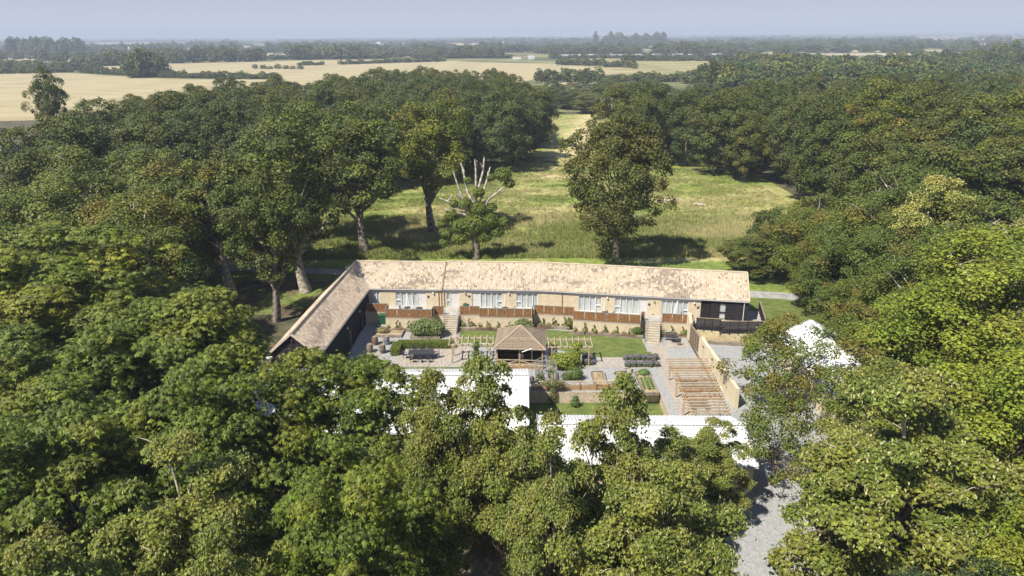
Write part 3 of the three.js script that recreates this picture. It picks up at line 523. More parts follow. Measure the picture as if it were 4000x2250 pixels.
// ───────────────────────── trees
class Leaves {
  constructor(n) { this.p = new Float32Array(n * 12); this.c = new Float32Array(n * 12); this.i = new Uint32Array(n * 6); this.n = 0; this.max = n; }
  add(x, y, z, dx, dy, dz, sx, sy, sz, r, g, b) { // base, direction with length, half width
    if (this.n >= this.max) return;
    const o = this.n * 12, p = this.p, mx = x + dx * 0.5, my = y + dy * 0.5, mz = z + dz * 0.5;
    p[o] = x; p[o + 1] = y; p[o + 2] = z; p[o + 3] = mx + sx; p[o + 4] = my + sy; p[o + 5] = mz + sz; p[o + 6] = x + dx; p[o + 7] = y + dy; p[o + 8] = z + dz; p[o + 9] = mx - sx; p[o + 10] = my - sy; p[o + 11] = mz - sz;
    for (let k = 0; k < 4; k++) { this.c[o + k * 3] = r; this.c[o + k * 3 + 1] = g; this.c[o + k * 3 + 2] = b; }
    const q = this.n * 4, j = this.n * 6; this.i.set([q, q + 1, q + 2, q, q + 2, q + 3], j); this.n++;
  }
  geo() {
    const g = new THREE.BufferGeometry(), n = this.n;
    g.setAttribute('position', new THREE.BufferAttribute(this.p.slice(0, n * 12), 3)); g.setAttribute('color', new THREE.BufferAttribute(this.c.slice(0, n * 12), 3)); g.setIndex(new THREE.BufferAttribute(this.i.slice(0, n * 6), 1)); return g;
  }
}
const nrm = (a) => { const l = Math.hypot(a[0], a[1], a[2]) || 1; return [a[0] / l, a[1] / l, a[2] / l]; };
const crs = (a, b) => [a[1] * b[2] - a[2] * b[1], a[2] * b[0] - a[0] * b[2], a[0] * b[1] - a[1] * b[0]];
const gs = (r) => (r() + r() + r() - 1.5) * 1.15;
// one leaf of a kind at p, facing n
function putLeaf(L, kind, p, n, size, col, r) {
  let t = nrm(crs(n, [gs(r), gs(r) + 0.01, gs(r)])), s = crs(n, t);
  if (kind === 'palm') { // five to seven drooping leaflets
    const k = 5 + Math.floor(r() * 2), a0 = r() * 6.28, dr = 0.45 + r() * 0.5;
    for (let i = 0; i < k; i++) {
      const a = a0 + i / k * 5.4, l = size * (0.8 + 0.4 * r()), d = nrm([t[0] * Math.cos(a) + s[0] * Math.sin(a), t[1] * Math.cos(a) + s[1] * Math.sin(a) - dr, t[2] * Math.cos(a) + s[2] * Math.sin(a)]);
      const w = nrm(crs(d, n)), h = l * 0.19, v = 0.85 + 0.3 * r(); L.add(p[0], p[1], p[2], d[0] * l, d[1] * l, d[2] * l, w[0] * h, w[1] * h, w[2] * h, col[0] * v, col[1] * v, col[2] * v);
    }
  } else {
    const l = size * (0.7 + 0.6 * r()), h = l * (kind === 'bract' ? 0.16 : 0.44), d = kind === 'bract' ? nrm([t[0] * 0.5, -1, t[2] * 0.5]) : t, w = kind === 'bract' ? nrm(crs(d, [r() - 0.5, 0.1, r() - 0.5])) : s;
    L.add(p[0] - d[0] * l / 2, p[1] - d[1] * l / 2, p[2] - d[2] * l / 2, d[0] * l, d[1] * l, d[2] * l, w[0] * h, w[1] * h, w[2] * h, col[0], col[1], col[2]);
  }
}
function makeTree(seed, o) {
  const r = rng(seed), { H, R, y0, clumps, cr, n, kind, size, pal, flat = 0.62, bend = 0.4, lean = 0, wide = 0.45, limbs = 12, trunkR = 0.4, sparse = 0, bract = 0, up = 0.5, inner = 0.18, lobe = 0.3, twigs = 0, cone = 0, band = [0.25, 0.95], bare = 0 } = o;
  const yc = y0 + (H - y0) * wide, C = [], ph = [r() * 6, r() * 6, r() * 6];
  for (let i = 0; i < clumps; i++) {
    const fy = 1 - 2 * (i + 0.5) / clumps, a = i * 2.39996 + r() * 0.5, cxz = Math.sqrt(1 - fy * fy);
    const bump = 1 + lobe * (0.6 * Math.sin(2 * a + ph[0] + fy * 2) + 0.5 * Math.sin(3 * a + ph[1] - fy * 3) + 0.4 * Math.sin(5 * a + ph[2] + fy * 5)) * 0.6 + (r() - 0.5) * 0.22;
    const inn = r() < inner ? 0.35 + r() * 0.35 : 0.72 + r() * 0.26, k = inn * bump, vy = fy > 0 ? (H - yc) : (yc - y0);
    const rad = cr * (0.65 + r() * 0.7) * (fy < -0.5 ? 0.75 : 1) * (1 - 0.35 * cone * Math.max(0, fy)), cn = 1 - cone * Math.max(0, fy + 0.15);
    C.push({ x: Math.cos(a) * cxz * (R - cr * 0.5) * k * cn + lean * fy, y: yc + Math.sign(fy) * Math.pow(Math.abs(fy), 0.85) * (vy - cr * 0.3) * Math.min(1.05, k + 0.05), z: Math.sin(a) * cxz * (R - cr * 0.5) * k * cn, r: rad, tone: Math.floor(r() * 1e6) });
  }
  const L = new Leaves(kind === 'palm' ? n * 7 : Math.ceil(n * (1 + bract) + 10)), tot = C.reduce((s, c) => s + c.r * c.r, 0);
  for (const c of C) {
    const m = Math.round(n * c.r * c.r / tot), rc = rng(c.tone), base = pal[Math.floor(rc() * pal.length)], out = nrm([c.x, (c.y - yc) * 0.7 + 0.5, c.z]);
    for (let i = 0; i < m; i++) {
      if (r() < sparse) continue;
      const d = nrm([gs(r) + out[0] * 0.55, gs(r) + out[1] * 0.5 + 0.25, gs(r) + out[2] * 0.55]), k = c.r * (0.42 + 0.6 * Math.sqrt(r())) * (r() < 0.14 ? 1.12 + 0.35 * r() : 1);
      const p = [c.x + d[0] * k, c.y + d[1] * k * flat - (1 - 0) * 0.10 * (d[0] * d[0] + d[2] * d[2]) * c.r, c.z + d[2] * k];
      const nn = nrm([d[0] * 0.55 + gs(r) * 0.62, d[1] * 0.5 + up * 0.85 + gs(r) * 0.5, d[2] * 0.55 + gs(r) * 0.62]), v = 0.58 + 0.9 * Math.pow(r(), 1.3), hue = (r() - 0.5) * 0.2;
      putLeaf(L, kind, p, nn, size, [base[0] * v * (1 + hue), base[1] * v, base[2] * v * (1 - hue * 0.5)], r);
      if (bract && r() < bract) putLeaf(L, 'bract', [p[0] + gs(r) * 0.1, p[1] - 0.02, p[2] + gs(r) * 0.1], nn, size * 1.1, [0.46 + 0.14 * r(), 0.47 + 0.12 * r(), 0.19 + 0.08 * r()], r);
    }
  }
  // trunk and limbs
  const b = new MB(), T = [], TR = [], top = y0 + (H - y0) * 0.62; let px = 0, pz = 0;
  for (let i = 0; i <= 7; i++) { const s = i / 7; T.push(V(px, s * top, pz)); TR.push(trunkR * (0.5 * Math.pow(1 - s, 4) + 0.75 * (1 - s) + 0.16)); px += (r() - 0.5) * bend; pz += (r() - 0.5) * bend; }
  b.tube(T, TR, 9);
  const order = C.map((c, i) => [c, (i * 7919) % C.length]).sort((a, e) => a[1] - e[1]).slice(0, limbs);
  for (const [c] of order) {
    const s = Math.min(0.95, Math.max(0.28, (c.y - y0 * 0.2) / top * (0.45 + 0.25 * r()))), f = s * 7, i0 = Math.min(6, Math.floor(f)), a = T[i0].clone().lerp(T[i0 + 1], f - i0), e = V(c.x, c.y - c.r * 0.2, c.z), mid = a.clone().lerp(e, 0.5).add(V((r() - 0.5) * 0.8, 0.25 * a.distanceTo(e) * (r() * 0.5), (r() - 0.5) * 0.8)), r0 = TR[i0] * 0.42;
    b.tube([a, mid, e], [r0, r0 * 0.6, 0.03], 6);
  }
  let tw = null;
  if (twigs) { // bunches of thin bare shoots round the stem
    tw = new MB();
    for (let i = 0; i < twigs; i++) { const s = band[0] + r() * (band[1] - band[0]), f = s * 7, i0 = Math.min(6, Math.floor(f)), a = T[i0].clone().lerp(T[i0 + 1], f - i0), an = r() * 6.28, l = (0.9 + r() * 1.6) * (R / 4); const e = a.clone().add(V(Math.cos(an) * l, -0.1 + r() * l * 0.55 - 0.35 * l * r(), Math.sin(an) * l)); tw.tube([a, a.clone().lerp(e, 0.55).add(V(0, 0.15, 0)), e], [0.03, 0.018, 0.006], 3); }
    tw = tw.geo();
  }
  let br = null;
  if (bare) { // dead pale boughs reaching out through the leaves
    br = new MB();
    for (let i = 0; i < bare; i++) {
      const c = C[Math.floor(r() * C.length * 0.62)], e = V(c.x * 1.12, c.y + c.r * 0.75, c.z * 1.12), a = V(c.x * 0.35, c.y - 1.6 - r(), c.z * 0.35), m = a.clone().lerp(e, 0.55).add(V(gs(r) * 0.5, gs(r) * 0.3, gs(r) * 0.5)); br.tube([a, m, e], [0.075, 0.05, 0.012], 5);
      for (let k = 0; k < 3; k++) { const q = m.clone().lerp(e, r() * 0.8), g = q.clone().add(V(gs(r) * 1.1, 0.25 + r() * 0.6, gs(r) * 1.1)); br.tube([q, q.clone().lerp(g, 0.5).add(V(0, 0.1, 0)), g], [0.035, 0.025, 0.008], 4); }
    }
    br = br.geo();
  }
  return { trunk: b.geo(), crown: L.geo(), twigs: tw, bare: br, H, R };
}
const leafMat = (k = [1, 1, 1], t = 0.35) => new THREE.MeshPhysicalMaterial({ color: rgb(...k), vertexColors: true, roughness: 0.58, transmission: t, thickness: 0, side: THREE.DoubleSide, specularIntensity: 0.5 });
const LM = leafMat([1, 1, 1], 0.34), LMgolden = leafMat([1.38, 1.25, 0.85], 0.4), LMevergreen = leafMat([0.72, 0.78, 0.85], 0.25), LMolive = leafMat([1.08, 0.98, 0.9], 0.3), LMwillow = leafMat([0.85, 0.96, 1.3], 0.3), LMcream = leafMat([1.5, 1.35, 1.5], 0.35);
function tree(proto, name, label, x, z, h, rad, { m = LM, turn = 0, group, bark = M.bark, y = 0, tilt = 0 } = {}) {
  const t = thing(name, label, 'tree', [x, y, z], turn, group); t.scale.set(rad / proto.R, h / proto.H, rad / proto.R); t.rotation.z = tilt;
  meshOf('trunk', proto.trunk, bark, t); const c = meshOf('crown', proto.crown, m, t); c.userData.kind = 'stuff'; if (proto.twigs) { const w = meshOf('twigs', proto.twigs, M.twig, t); w.userData.kind = 'stuff'; }
  if (proto.bare) meshOf('bare_boughs', proto.bare, M.deadwood, t).userData.kind = 'stuff';
  return t;
}
const PAL = {
  chestnut: [[0.121, 0.168, 0.014], [0.136, 0.176, 0.015], [0.105, 0.150, 0.014], [0.165, 0.192, 0.015], [0.134, 0.161, 0.015]],
  lime: [[0.154, 0.195, 0.022], [0.182, 0.212, 0.026], [0.134, 0.175, 0.019], [0.204, 0.217, 0.031]],
  maple: [[0.127, 0.167, 0.019], [0.149, 0.178, 0.022], [0.108, 0.150, 0.019], [0.198, 0.172, 0.026], [0.138, 0.172, 0.021]],
  golden: [[0.205, 0.255, 0.019], [0.240, 0.280, 0.022], [0.170, 0.227, 0.018], [0.215, 0.238, 0.022]],
  wood: [[0.099, 0.132, 0.018], [0.114, 0.142, 0.021], [0.088, 0.120, 0.018], [0.134, 0.144, 0.021], [0.108, 0.122, 0.021]],
  oak: [[0.123, 0.128, 0.022], [0.105, 0.117, 0.020], [0.143, 0.136, 0.026], [0.110, 0.127, 0.019]],
};
const CH = [1, 2, 3].map((k) => makeTree(400 + k, { H: 16, R: 6.4, y0: 3.2, clumps: 84 + k * 8, cr: 1.55, n: 15500, kind: 'palm', size: 0.30, pal: PAL.chestnut, flat: 0.46, up: 0.85, wide: 0.42, lobe: 0.45, inner: 0.22 }));
const LI = [1, 2, 3].map((k) => makeTree(420 + k, { H: 17, R: 4.6, y0: 2.2, clumps: 98 + k * 8, cr: 1.0, n: 46000, kind: 'leaf', size: 0.19, pal: PAL.lime, flat: 0.75, up: 0.35, wide: 0.40, lobe: 0.5, inner: 0.25, bract: 0.75, cone: 0.38, twigs: 110, limbs: 22, bare: 6 }));
const SKIRT = makeTree(430, { H: 17, R: 4.6, y0: 6.2, clumps: 96, cr: 1.0, n: 38000, kind: 'leaf', size: 0.19, pal: PAL.lime, flat: 0.75, up: 0.35, wide: 0.36, lobe: 0.5, inner: 0.25, bract: 0.75, cone: 0.38, twigs: 900, band: [0.28, 0.62], limbs: 22, bare: 5 });
const MA = [1, 2].map((k) => makeTree(440 + k, { H: 13, R: 6.2, y0: 1.2, clumps: 130, cr: 1.5, n: 44000, kind: 'leaf', size: 0.21, pal: PAL.maple, flat: 0.55, up: 0.6, wide: 0.40, lobe: 0.4, limbs: 26, bare: 6 }));
const GO = makeTree(450, { H: 16, R: 6.6, y0: 2.5, clumps: 150, cr: 1.5, n: 46000, kind: 'leaf', size: 0.21, pal: PAL.golden, flat: 0.5, up: 0.7, wide: 0.42, lobe: 0.45, limbs: 30, inner: 0.22, bare: 16 });
const AIRY = makeTree(452, { H: 9, R: 4.6, y0: 1.3, clumps: 48, cr: 1.1, n: 9500, kind: 'leaf', size: 0.2, pal: PAL.maple, flat: 0.6, up: 0.5, wide: 0.5, lobe: 0.6, limbs: 30, inner: 0.25, trunkR: 0.2 });
const ACACIA = makeTree(454, { H: 12, R: 6.5, y0: 4, clumps: 90, cr: 1.7, n: 52000, kind: 'leaf', size: 0.14, pal: [[0.055, 0.085, 0.030], [0.062, 0.092, 0.032], [0.050, 0.078, 0.028]], flat: 0.4, up: 0.9, wide: 0.5 });
const TALL = [1, 2, 3].map((k) => makeTree(460 + k, { H: 23, R: 6.2, y0: 7.5, clumps: 95, cr: 1.5, n: 22000, kind: 'leaf', size: 0.30, pal: PAL.wood.concat(PAL.maple), flat: 0.7, up: 0.45, wide: 0.5, lobe: 0.5, limbs: 34, trunkR: 0.55, bend: 0.8, inner: 0.3 }));
const OAK = makeTree(470, { H: 21.5, R: 7.2, y0: 2.6, clumps: 150, cr: 1.5, n: 34000, kind: 'leaf', size: 0.30, pal: PAL.oak, flat: 0.7, up: 0.4, wide: 0.62, lobe: 0.3, limbs: 24, trunkR: 0.5, inner: 0.2 });
const WD = [1, 2, 3, 4].map((k) => makeTree(480 + k, { H: 18, R: 6.0, y0: 1.5, clumps: 80 + k * 6, cr: 1.55, n: 20000, kind: 'leaf', size: 0.33, pal: PAL.wood, flat: 0.66, up: 0.5, wide: 0.45, lobe: 0.4, limbs: 10, inner: 0.1 }));
const FAR = [1, 2, 3].map((k) => makeTree(490 + k, { H: 14, R: 6.5, y0: 0.3, clumps: 40, cr: 2.2, n: 1100, kind: 'leaf', size: 1.3, pal: PAL.wood, flat: 0.75, up: 0.5, wide: 0.4, lobe: 0.25, limbs: 2, inner: 0.1 }));

// near trees between the camera and the white ranges
tree(CH[0], 'chestnut_tree', 'tall yellowish horse chestnut tree at the left edge behind the other chestnuts', -43, -64, 17, 10.2, { m: LMgolden, turn: 0.4 });
tree(CH[1], 'chestnut_tree', 'round horse chestnut tree beside the near gable of the black wing', -27.6, -53.6, 15, 7.2, { turn: 1.9 });
tree(CH[2], 'chestnut_tree', 'broad horse chestnut tree in front of the wing gable with layered boughs', -18, -39.5, 15.4, 5.9, { turn: 3.1 });
tree(CH[0], 'chestnut_tree', 'dark horse chestnut tree filling the lower left edge', -25.5, -35.5, 15, 6.4, { turn: 4.2, m: LM });
tree(CH[1], 'chestnut_tree', 'horse chestnut tree hiding the left part of the white roof', -11.2, -43.2, 14.4, 5.3, { turn: 5.2 });
tree(CH[2], 'chestnut_tree', 'horse chestnut tree at the bottom edge left of the lime with bare shoots', -8.0, -29.2, 15, 5.0, { turn: 0.9 });
tree(CH[0], 'chestnut_tree', 'shaded horse chestnut tree between the two lower left chestnuts', -33, -47, 14, 6.6, { turn: 2.6 });
tree(CH[1], 'chestnut_tree', 'horse chestnut tree at the far left below the yellowish one', -46, -50, 14, 7.5, { turn: 2.2 });
tree(LI[0], 'lime_tree', 'pale flowering lime tree among the chestnuts in the lower left corner', -15.6, -29.3, 15.5, 4.4, { turn: 0.3 });
tree(LI[1], 'lime_tree', 'pale lime tree cut by the bottom left corner', -18.6, -23.6, 15, 3.6, { turn: 1.3 });
tree(LI[2], 'lime_tree', 'small pale lime tree at the bottom edge between chestnuts', -11.6, -23.8, 14.6, 2.8, { turn: 2.3 });
tree(SKIRT, 'lime_tree', 'tall narrow lime tree in front of the white roof with bare brown shoots', -1.5, -36.3, 16.1, 3.4, { turn: 4.0 });
tree(LI[0], 'lime_tree', 'lime tree on the left shoulder of the tall narrow lime', -4.6, -36.0, 15.6, 3.0, { turn: 5.0 });
tree(LI[2], 'lime_tree', 'pointed lime tree in the middle, its tip before the raised beds', 6.0, -35.6, 15.2, 3.2, { turn: 0.8 });
tree(LI[0], 'lime_tree', 'lime tree covering the gap between the two white roofs', 2.0, -31.8, 15, 3.1, { turn: 2.0 });
tree(LI[1], 'lime_tree', 'broad lime tree at the bottom centre right beside the gravel drive', 7.2, -29.4, 14.2, 4.2, { turn: 3.3 });
tree(LI[2], 'lime_tree', 'lime tree before the right end of the lower white roof', 9.6, -38.5, 10.6, 2.9, { turn: 4.4 });
tree(LI[0], 'lime_tree', 'large pale lime tree right of the gravel drive', 21.4, -34.0, 16, 6.4, { turn: 1.1 });
tree(LI[2], 'lime_tree', 'pale lime tree behind the large lime right of the drive', 25.5, -44, 12.2, 4.8, { turn: 2.9 });
tree(AIRY, 'maple_tree', 'thin open maple tree standing on the gravel before the white barn', 24.8, -61.5, 8.8, 4.4, { turn: 0.5 });
tree(AIRY, 'maple_tree', 'thin maple tree over the right end of the lower white roof', 20.2, -48.6, 9.0, 3.4, { turn: 2.5 });
tree(AIRY, 'maple_tree', 'open maple tree against the right side of the white barn', 36.2, -57.0, 9.6, 4.2, { turn: 4.1 });
tree(AIRY, 'maple_tree', 'open maple tree leaning over the near end of the white barn', 29.6, -55.0, 8.6, 4.2, { turn: 5.1 });
tree(AIRY, 'maple_tree', 'thin maple tree rising behind the white barn ridge', 34.0, -66.0, 8.2, 4.0, { turn: 1.5 });
tree(LI[0], 'lime_tree', 'low lime tree before the right gable of the lower white building', 14.0, -44.0, 8.2, 2.8, { turn: 3.7 });
tree(GO, 'golden_tree', 'big yellow green tree at the right edge with bare grey boughs', 40.0, -56.5, 17, 8.6, { turn: 0.2 });
tree(GO, 'golden_tree', 'yellow green tree at the right edge below the big one', 32.5, -41.0, 14.6, 6.8, { turn: 2.2 });
tree(GO, 'golden_tree', 'bright yellow green tree behind the big one at the right edge', 47.5, -62, 17, 8.0, { turn: 4.0 });
tree(GO, 'golden_tree', 'yellow green tree in the lower right corner', 27.5, -28.0, 13.6, 4.6, { turn: 5.4 });
tree(ACACIA, 'acacia_tree', 'dark fine leaved tree at the bottom edge right of the drive', 19.0, -23.4, 12.2, 4.6, { turn: 0.7 });
tree(ACACIA, 'acacia_tree', 'dark fine leaved tree in the bottom right corner', 26.0, -22.8, 12.0, 5.2, { turn: 2.7 });
// trees right of the long barn
const MR = [[39.6, -88.0, 9.5, 4.0], [41.5, -80.0, 12, 6.2], [45.5, -88.5, 13.5, 7.2], [40.5, -68.5, 12.2, 5.2], [45, -73, 14.5, 6.8], [52.5, -80, 15.5, 7.4], [42.5, -98, 12, 6.5], [54, -97, 16, 8], [37.5, -74.5, 8, 4]];
const MRL = ['small maple tree beside the lane at the right end of the barn', 'broad dark green maple tree between the white barn and the lane', 'wide maple tree behind the broad one near the lane', 'maple tree overhanging the right side of the white barn', 'rounded maple tree right of the white barn with tawny seed clusters', 'tall maple tree behind the rounded one', 'maple tree at the meadow edge behind the dark evergreen', 'tall maple tree at the edge of the right hand wood', 'low maple tree tucked behind the white barn ridge'];
MR.forEach(([x, z, h, rr], i) => tree(MA[i % 2], 'maple_tree', MRL[i], x, z, h, rr, { turn: i * 1.3, m: i % 3 === 1 ? LMevergreen : LM }));
tree(LI[1], 'lime_tree', 'pale creamy lime tree standing above the maples on the right', 49.5, -82, 18, 6.4, { turn: 0.6, m: LMcream });
tree(LI[0], 'lime_tree', 'pale creamy lime tree right of the maples near the edge', 57, -72, 16.5, 6.0, { turn: 1.6, m: LMcream });
tree(WD[0], 'evergreen_bush', 'dark glossy rounded evergreen at the meadow edge', 39.2, -106, 8.4, 3.2, { m: LMevergreen });
tree(WD[1], 'evergreen_bush', 'wide green bush at the corner of meadow and lane', 35.2, -100.2, 6.4, 4.6, { m: LM });
// tall trees behind the wing and barn
tree(TALL[0], 'tall_tree', 'tall tree with pale forked trunk behind the black wing', -28.6, -94.7, 23.5, 7.0, { turn: 0.3, bark: M.barkPale, tilt: 0.04 });
tree(TALL[1], 'tall_tree', 'tall slender tree with bare trunk left of the black wing', -29.4, -83.7, 19, 5.0, { turn: 1.7, tilt: 0.06 });
tree(TALL[2], 'tall_tree', 'tall tree with pale trunk in the shade left of the wing', -38.6, -93.8, 19.5, 6.4, { turn: 2.2, bark: M.barkPale });
tree(TALL[1], 'tall_tree', 'tall tree with dense crown behind the barn roof corner', -23.9, -114, 23.5, 7.2, { turn: 4.4 });
tree(TALL[2], 'tall_tree', 'tall yellow topped tree behind the pollarded tree', -14.2, -126, 23.5, 7.2, { turn: 0.9, m: LMgolden });
tree(TALL[0], 'tall_tree', 'tall leafy tree between the forked trunk and the yellow topped tree', -34, -121, 23, 7.4, { turn: 3.9 });
tree(OAK, 'oak_tree', 'large olive green oak standing alone in the meadow', 15.9, -106.9, 21.8, 7.4, { turn: 0.4 });
// wide crowned trees left of the wing
[[-45, -84, 16.5, 8], [-56, -90, 17, 9], [-47, -101, 18.5, 8.5], [-62, -104, 18, 9], [-40, -76, 13.5, 6], [-54, -74, 14.5, 8], [-68, -84, 16, 9], [-76, -96, 17, 8], [-36, -105, 18, 6.5], [-66, -70, 15, 8]].forEach(([x, z, h, rr], i) => tree(MA[i % 2], 'wide_tree', ['flat topped', 'broad', 'domed', 'bronze tinged', 'low', 'spreading', 'bushy', 'wide', 'tall', 'shady'][i] + ' tree in the grove left of the black wing', x, z, h, rr, { turn: i * 1.9, m: i % 3 === 0 ? LMolive : LM, group: 'trees of the grove left of the wing' }));
{ // pollarded tree: stubby pale limbs standing out of regrowth
  const t = thing('pollarded_tree', 'half dead pollarded tree with pale cut limbs above green regrowth', 'tree', [-5.7, 0, -110]), r = rng(61), b = new MB();
  b.tube([V(0, 0, 0), V(0.1, 2, 0), V(-0.1, 4.6, 0.1), V(0.1, 7.5, 0), V(0, 10, 0)], [0.7, 0.6, 0.55, 0.45, 0.36], 10); b.build('trunk', M.bark, t);
  const limbs = [[-3.2, 14.2, 0.4, 6.5], [-2.0, 15.2, -0.5, 8.5], [0.2, 15.8, 0.3, 9.5], [1.6, 16.0, -0.4, 9], [2.5, 14.6, 0.3, 8], [4.6, 11.6, 0.6, 8.2], [-5.4, 9.9, 0.5, 7.6], [-4.6, 8.2, 0.8, 6.6], [2.6, 10.2, 1.2, 7.4], [-2.6, 10.6, 1.2, 7.2]];
  for (const [x, y, z, y0] of limbs) {
    const a = V(0, y0, 0), e = V(x, y, z), m1 = a.clone().lerp(e, 0.35).add(V(x * 0.16 + (r() - 0.5) * 0.5, (r() - 0.6) * 0.8, (r() - 0.5) * 0.4)), m2 = a.clone().lerp(e, 0.7).add(V(x * 0.1 + (r() - 0.5) * 0.4, (r() - 0.5) * 0.4, 0));
    const q = new MB(); q.tube([a, m1, m2, e], [0.26, 0.2, 0.15, 0.11], 7); const f = m2.clone().add(V((r() - 0.5) * 1.6, 0.8 + r() * 0.7, (r() - 0.5))); q.tube([m2, m2.clone().lerp(f, 0.5).add(V(0.1, 0, 0)), f], [0.12, 0.1, 0.07], 6); q.build('limb', M.deadwood, t);
  }
  const L = new Leaves(60000), blobs = [[0.2, 6.0, 0.5, 2.4], [-2.4, 5.6, 0.4, 1.7], [2.3, 6.4, 0.2, 1.8], [-3.6, 7.2, 0.2, 1.2], [3.3, 4.6, 0.3, 1.4], [-4.6, 4.4, 0.2, 1.2], [0.6, 8.2, 0.3, 1.6], [-2.4, 3.6, 1.0, 1.4], [-1.4, 9.2, 0.6, 1.1], [4.2, 6.0, 0, 1.2], [4.4, 13.4, -0.3, 1.5], [5.4, 12.0, -0.2, 1.0], [-4.0, 13.4, 0, 1.0], [0.6, 10.8, 0.4, 1.1], [2.6, 13.0, 0, 0.8], [1.4, 4.0, 0.8, 1.5], [-5.2, 5.8, 0, 0.9], [2.6, 8.4, 0.4, 1.0], [-3.2, 9.0, 0.3, 0.8], [-1.0, 12.6, 0.2, 0.7], [0.4, 3.6, -0.8, 1.4], [-4.9, 2.8, 0.5, 0.9]];
  for (const [x, y, z, R0] of blobs) for (let i = 0; i < R0 * R0 * 620; i++) { const d = nrm([gs(r), gs(r) + 0.2, gs(r)]), k = R0 * (0.5 + 0.5 * r()), c = PAL.maple[Math.floor(r() * 3)], v = 0.8 + 0.5 * r(); putLeaf(L, 'leaf', [x + d[0] * k, y + d[1] * k * 0.75, z + d[2] * k], nrm([d[0] + gs(r) * 0.5, d[1] + 0.5, d[2] + gs(r) * 0.5]), 0.26, c.map((q) => q * v), r); }
  const c = meshOf('crown', L.geo(), LM, t); c.userData.kind = 'stuff';
}
{ // woods: single trees, the nearest ones; beyond them a far wood
  const inside = (x, z, P) => { let c = false; for (let i = 0, j = P.length - 1; i < P.length; j = i++) if ((P[i][1] > z) !== (P[j][1] > z) && x < (P[j][0] - P[i][0]) * (z - P[i][1]) / (P[j][1] - P[i][1]) + P[i][0]) c = !c; return c; };
  const WOODS = [
    { name: 'wood_tree', poly: [[10, -206], [-2, -187], [-18, -172], [-36, -160], [-52, -142], [-60, -118], [-80, -108], [-90, -125], [-100, -162], [-103, -195], [-114, -228], [-94, -236], [-92, -300], [-62, -285], [-50, -360], [-22, -320], [-6, -335], [8, -245]], h: [15.5, 20.5], n: 150, seed: 700, near: 195, far: 255, side: 'left hand', group: 'trees of the wood left of the meadow' },
    { name: 'wood_tree', poly: [[24, -212], [40, -184], [52, -168], [60, -152], [62, -128], [64, -104], [80, -92], [120, -120], [200, -210], [215, -270], [150, -285], [100, -262], [60, -250], [36, -232]], h: [15, 21], n: 150, seed: 701, near: 165, far: 220, side: 'right hand', group: 'trees of the wood right of the meadow' },
  ];
  for (const w of WOODS) {
    const r = rng(w.seed), P = []; let g = 0;
    while (P.length < w.n && g++ < 40000) { const x = -160 + r() * 380, z = -360 + r() * 275; if (!inside(x, z, w.poly)) continue; if (P.some((q) => Math.hypot(q[0] - x, q[1] - z) < 8.2)) continue; P.push([x, z]); }
    P.forEach(([x, z], i) => { const h = w.h[0] + r() * (w.h[1] - w.h[0]), mi = Math.floor(r() * 6), m = [LM, LM, LMolive, LMevergreen, LM, LMwillow][mi], d = -z, zone = d < w.near ? 'near edge by the meadow' : d < w.far ? 'heart' : 'far edge against the fields'; tree(WD[i % 4], w.name, `${h > (w.h[0] + w.h[1]) / 2 ? 'tall' : 'lower'} ${['green', 'green', 'olive tinted', 'dark green', 'green', 'bluish green'][mi]} tree at the ${zone} of the ${w.side} wood`, x, z, h, 5.6 + r() * 1.8, { turn: r() * 6, m, group: w.group }); });
  }
  // sycamores with pale limbs and golden tops on the right
  [[78, -158, 24, 9, 0.2], [94, -168, 23, 9, 1.5], [70, -142, 20, 8, 2.5], [88, -140, 22, 9, 3.4], [108, -150, 24, 9, 4.4], [66, -118, 17, 7.5, 5.0], [82, -118, 20, 8, 0.8], [100, -128, 22, 9, 1.1]].forEach(([x, z, h, rr, tn], i) => tree(TALL[i % 3], 'sycamore_tree', ['tallest', 'golden topped', 'pale limbed', 'spreading', 'rightmost', 'nearest', 'tawny', 'leaning'][i] + ' sycamore tree in the right hand wood above the maples', x, z, h, rr, { turn: tn, m: i % 2 ? LMolive : LMgolden, bark: M.barkPale, group: 'sycamores in the right hand wood' }));
  tree(TALL[0], 'lone_tree', 'lone dark tree standing out against the golden field on the left', -128, -206, 25.5, 5.0, { turn: 1.1, m: LMevergreen });
  // scrub closing the far end of the meadow
  const r = rng(733);
  for (let i = 0; i < 46; i++) { const x = 12 + r() * 80, z = -318 - r() * 120; tree(WD[i % 4], 'scrub_tree', 'low light green scrub tree beyond the far end of the meadow', x, z, 6 + r() * 5, 5 + r() * 2.5, { turn: r() * 6, m: [LM, LMcream, LMwillow][i % 3], group: 'scrub beyond the meadow' }); }
  for (const [x, z, h] of [[41, -303, 12], [44, -304, 10], [38, -305, 9]]) { const t = thing('dead_tree', 'bare whitish dead tree at the far end of the meadow', 'tree', [x, 0, z], 0, 'bare dead trees by the far scrub'), b = new MB(); b.tube([V(0, 0, 0), V(0.2, h * 0.5, 0), V(0, h, 0)], [0.3, 0.2, 0.05], 6); for (let k = 0; k < 12; k++) { const y = h * (0.2 + 0.06 * k), a = k * 2.4; b.tube([V(0.1, y, 0), V(Math.cos(a) * 1.4, y + 1.6, Math.sin(a) * 1.4), V(Math.cos(a) * 2, y + 3.4, Math.sin(a) * 2)], [0.13, 0.09, 0.03], 4); } b.build('trunk', M.deadwood, t); }
}

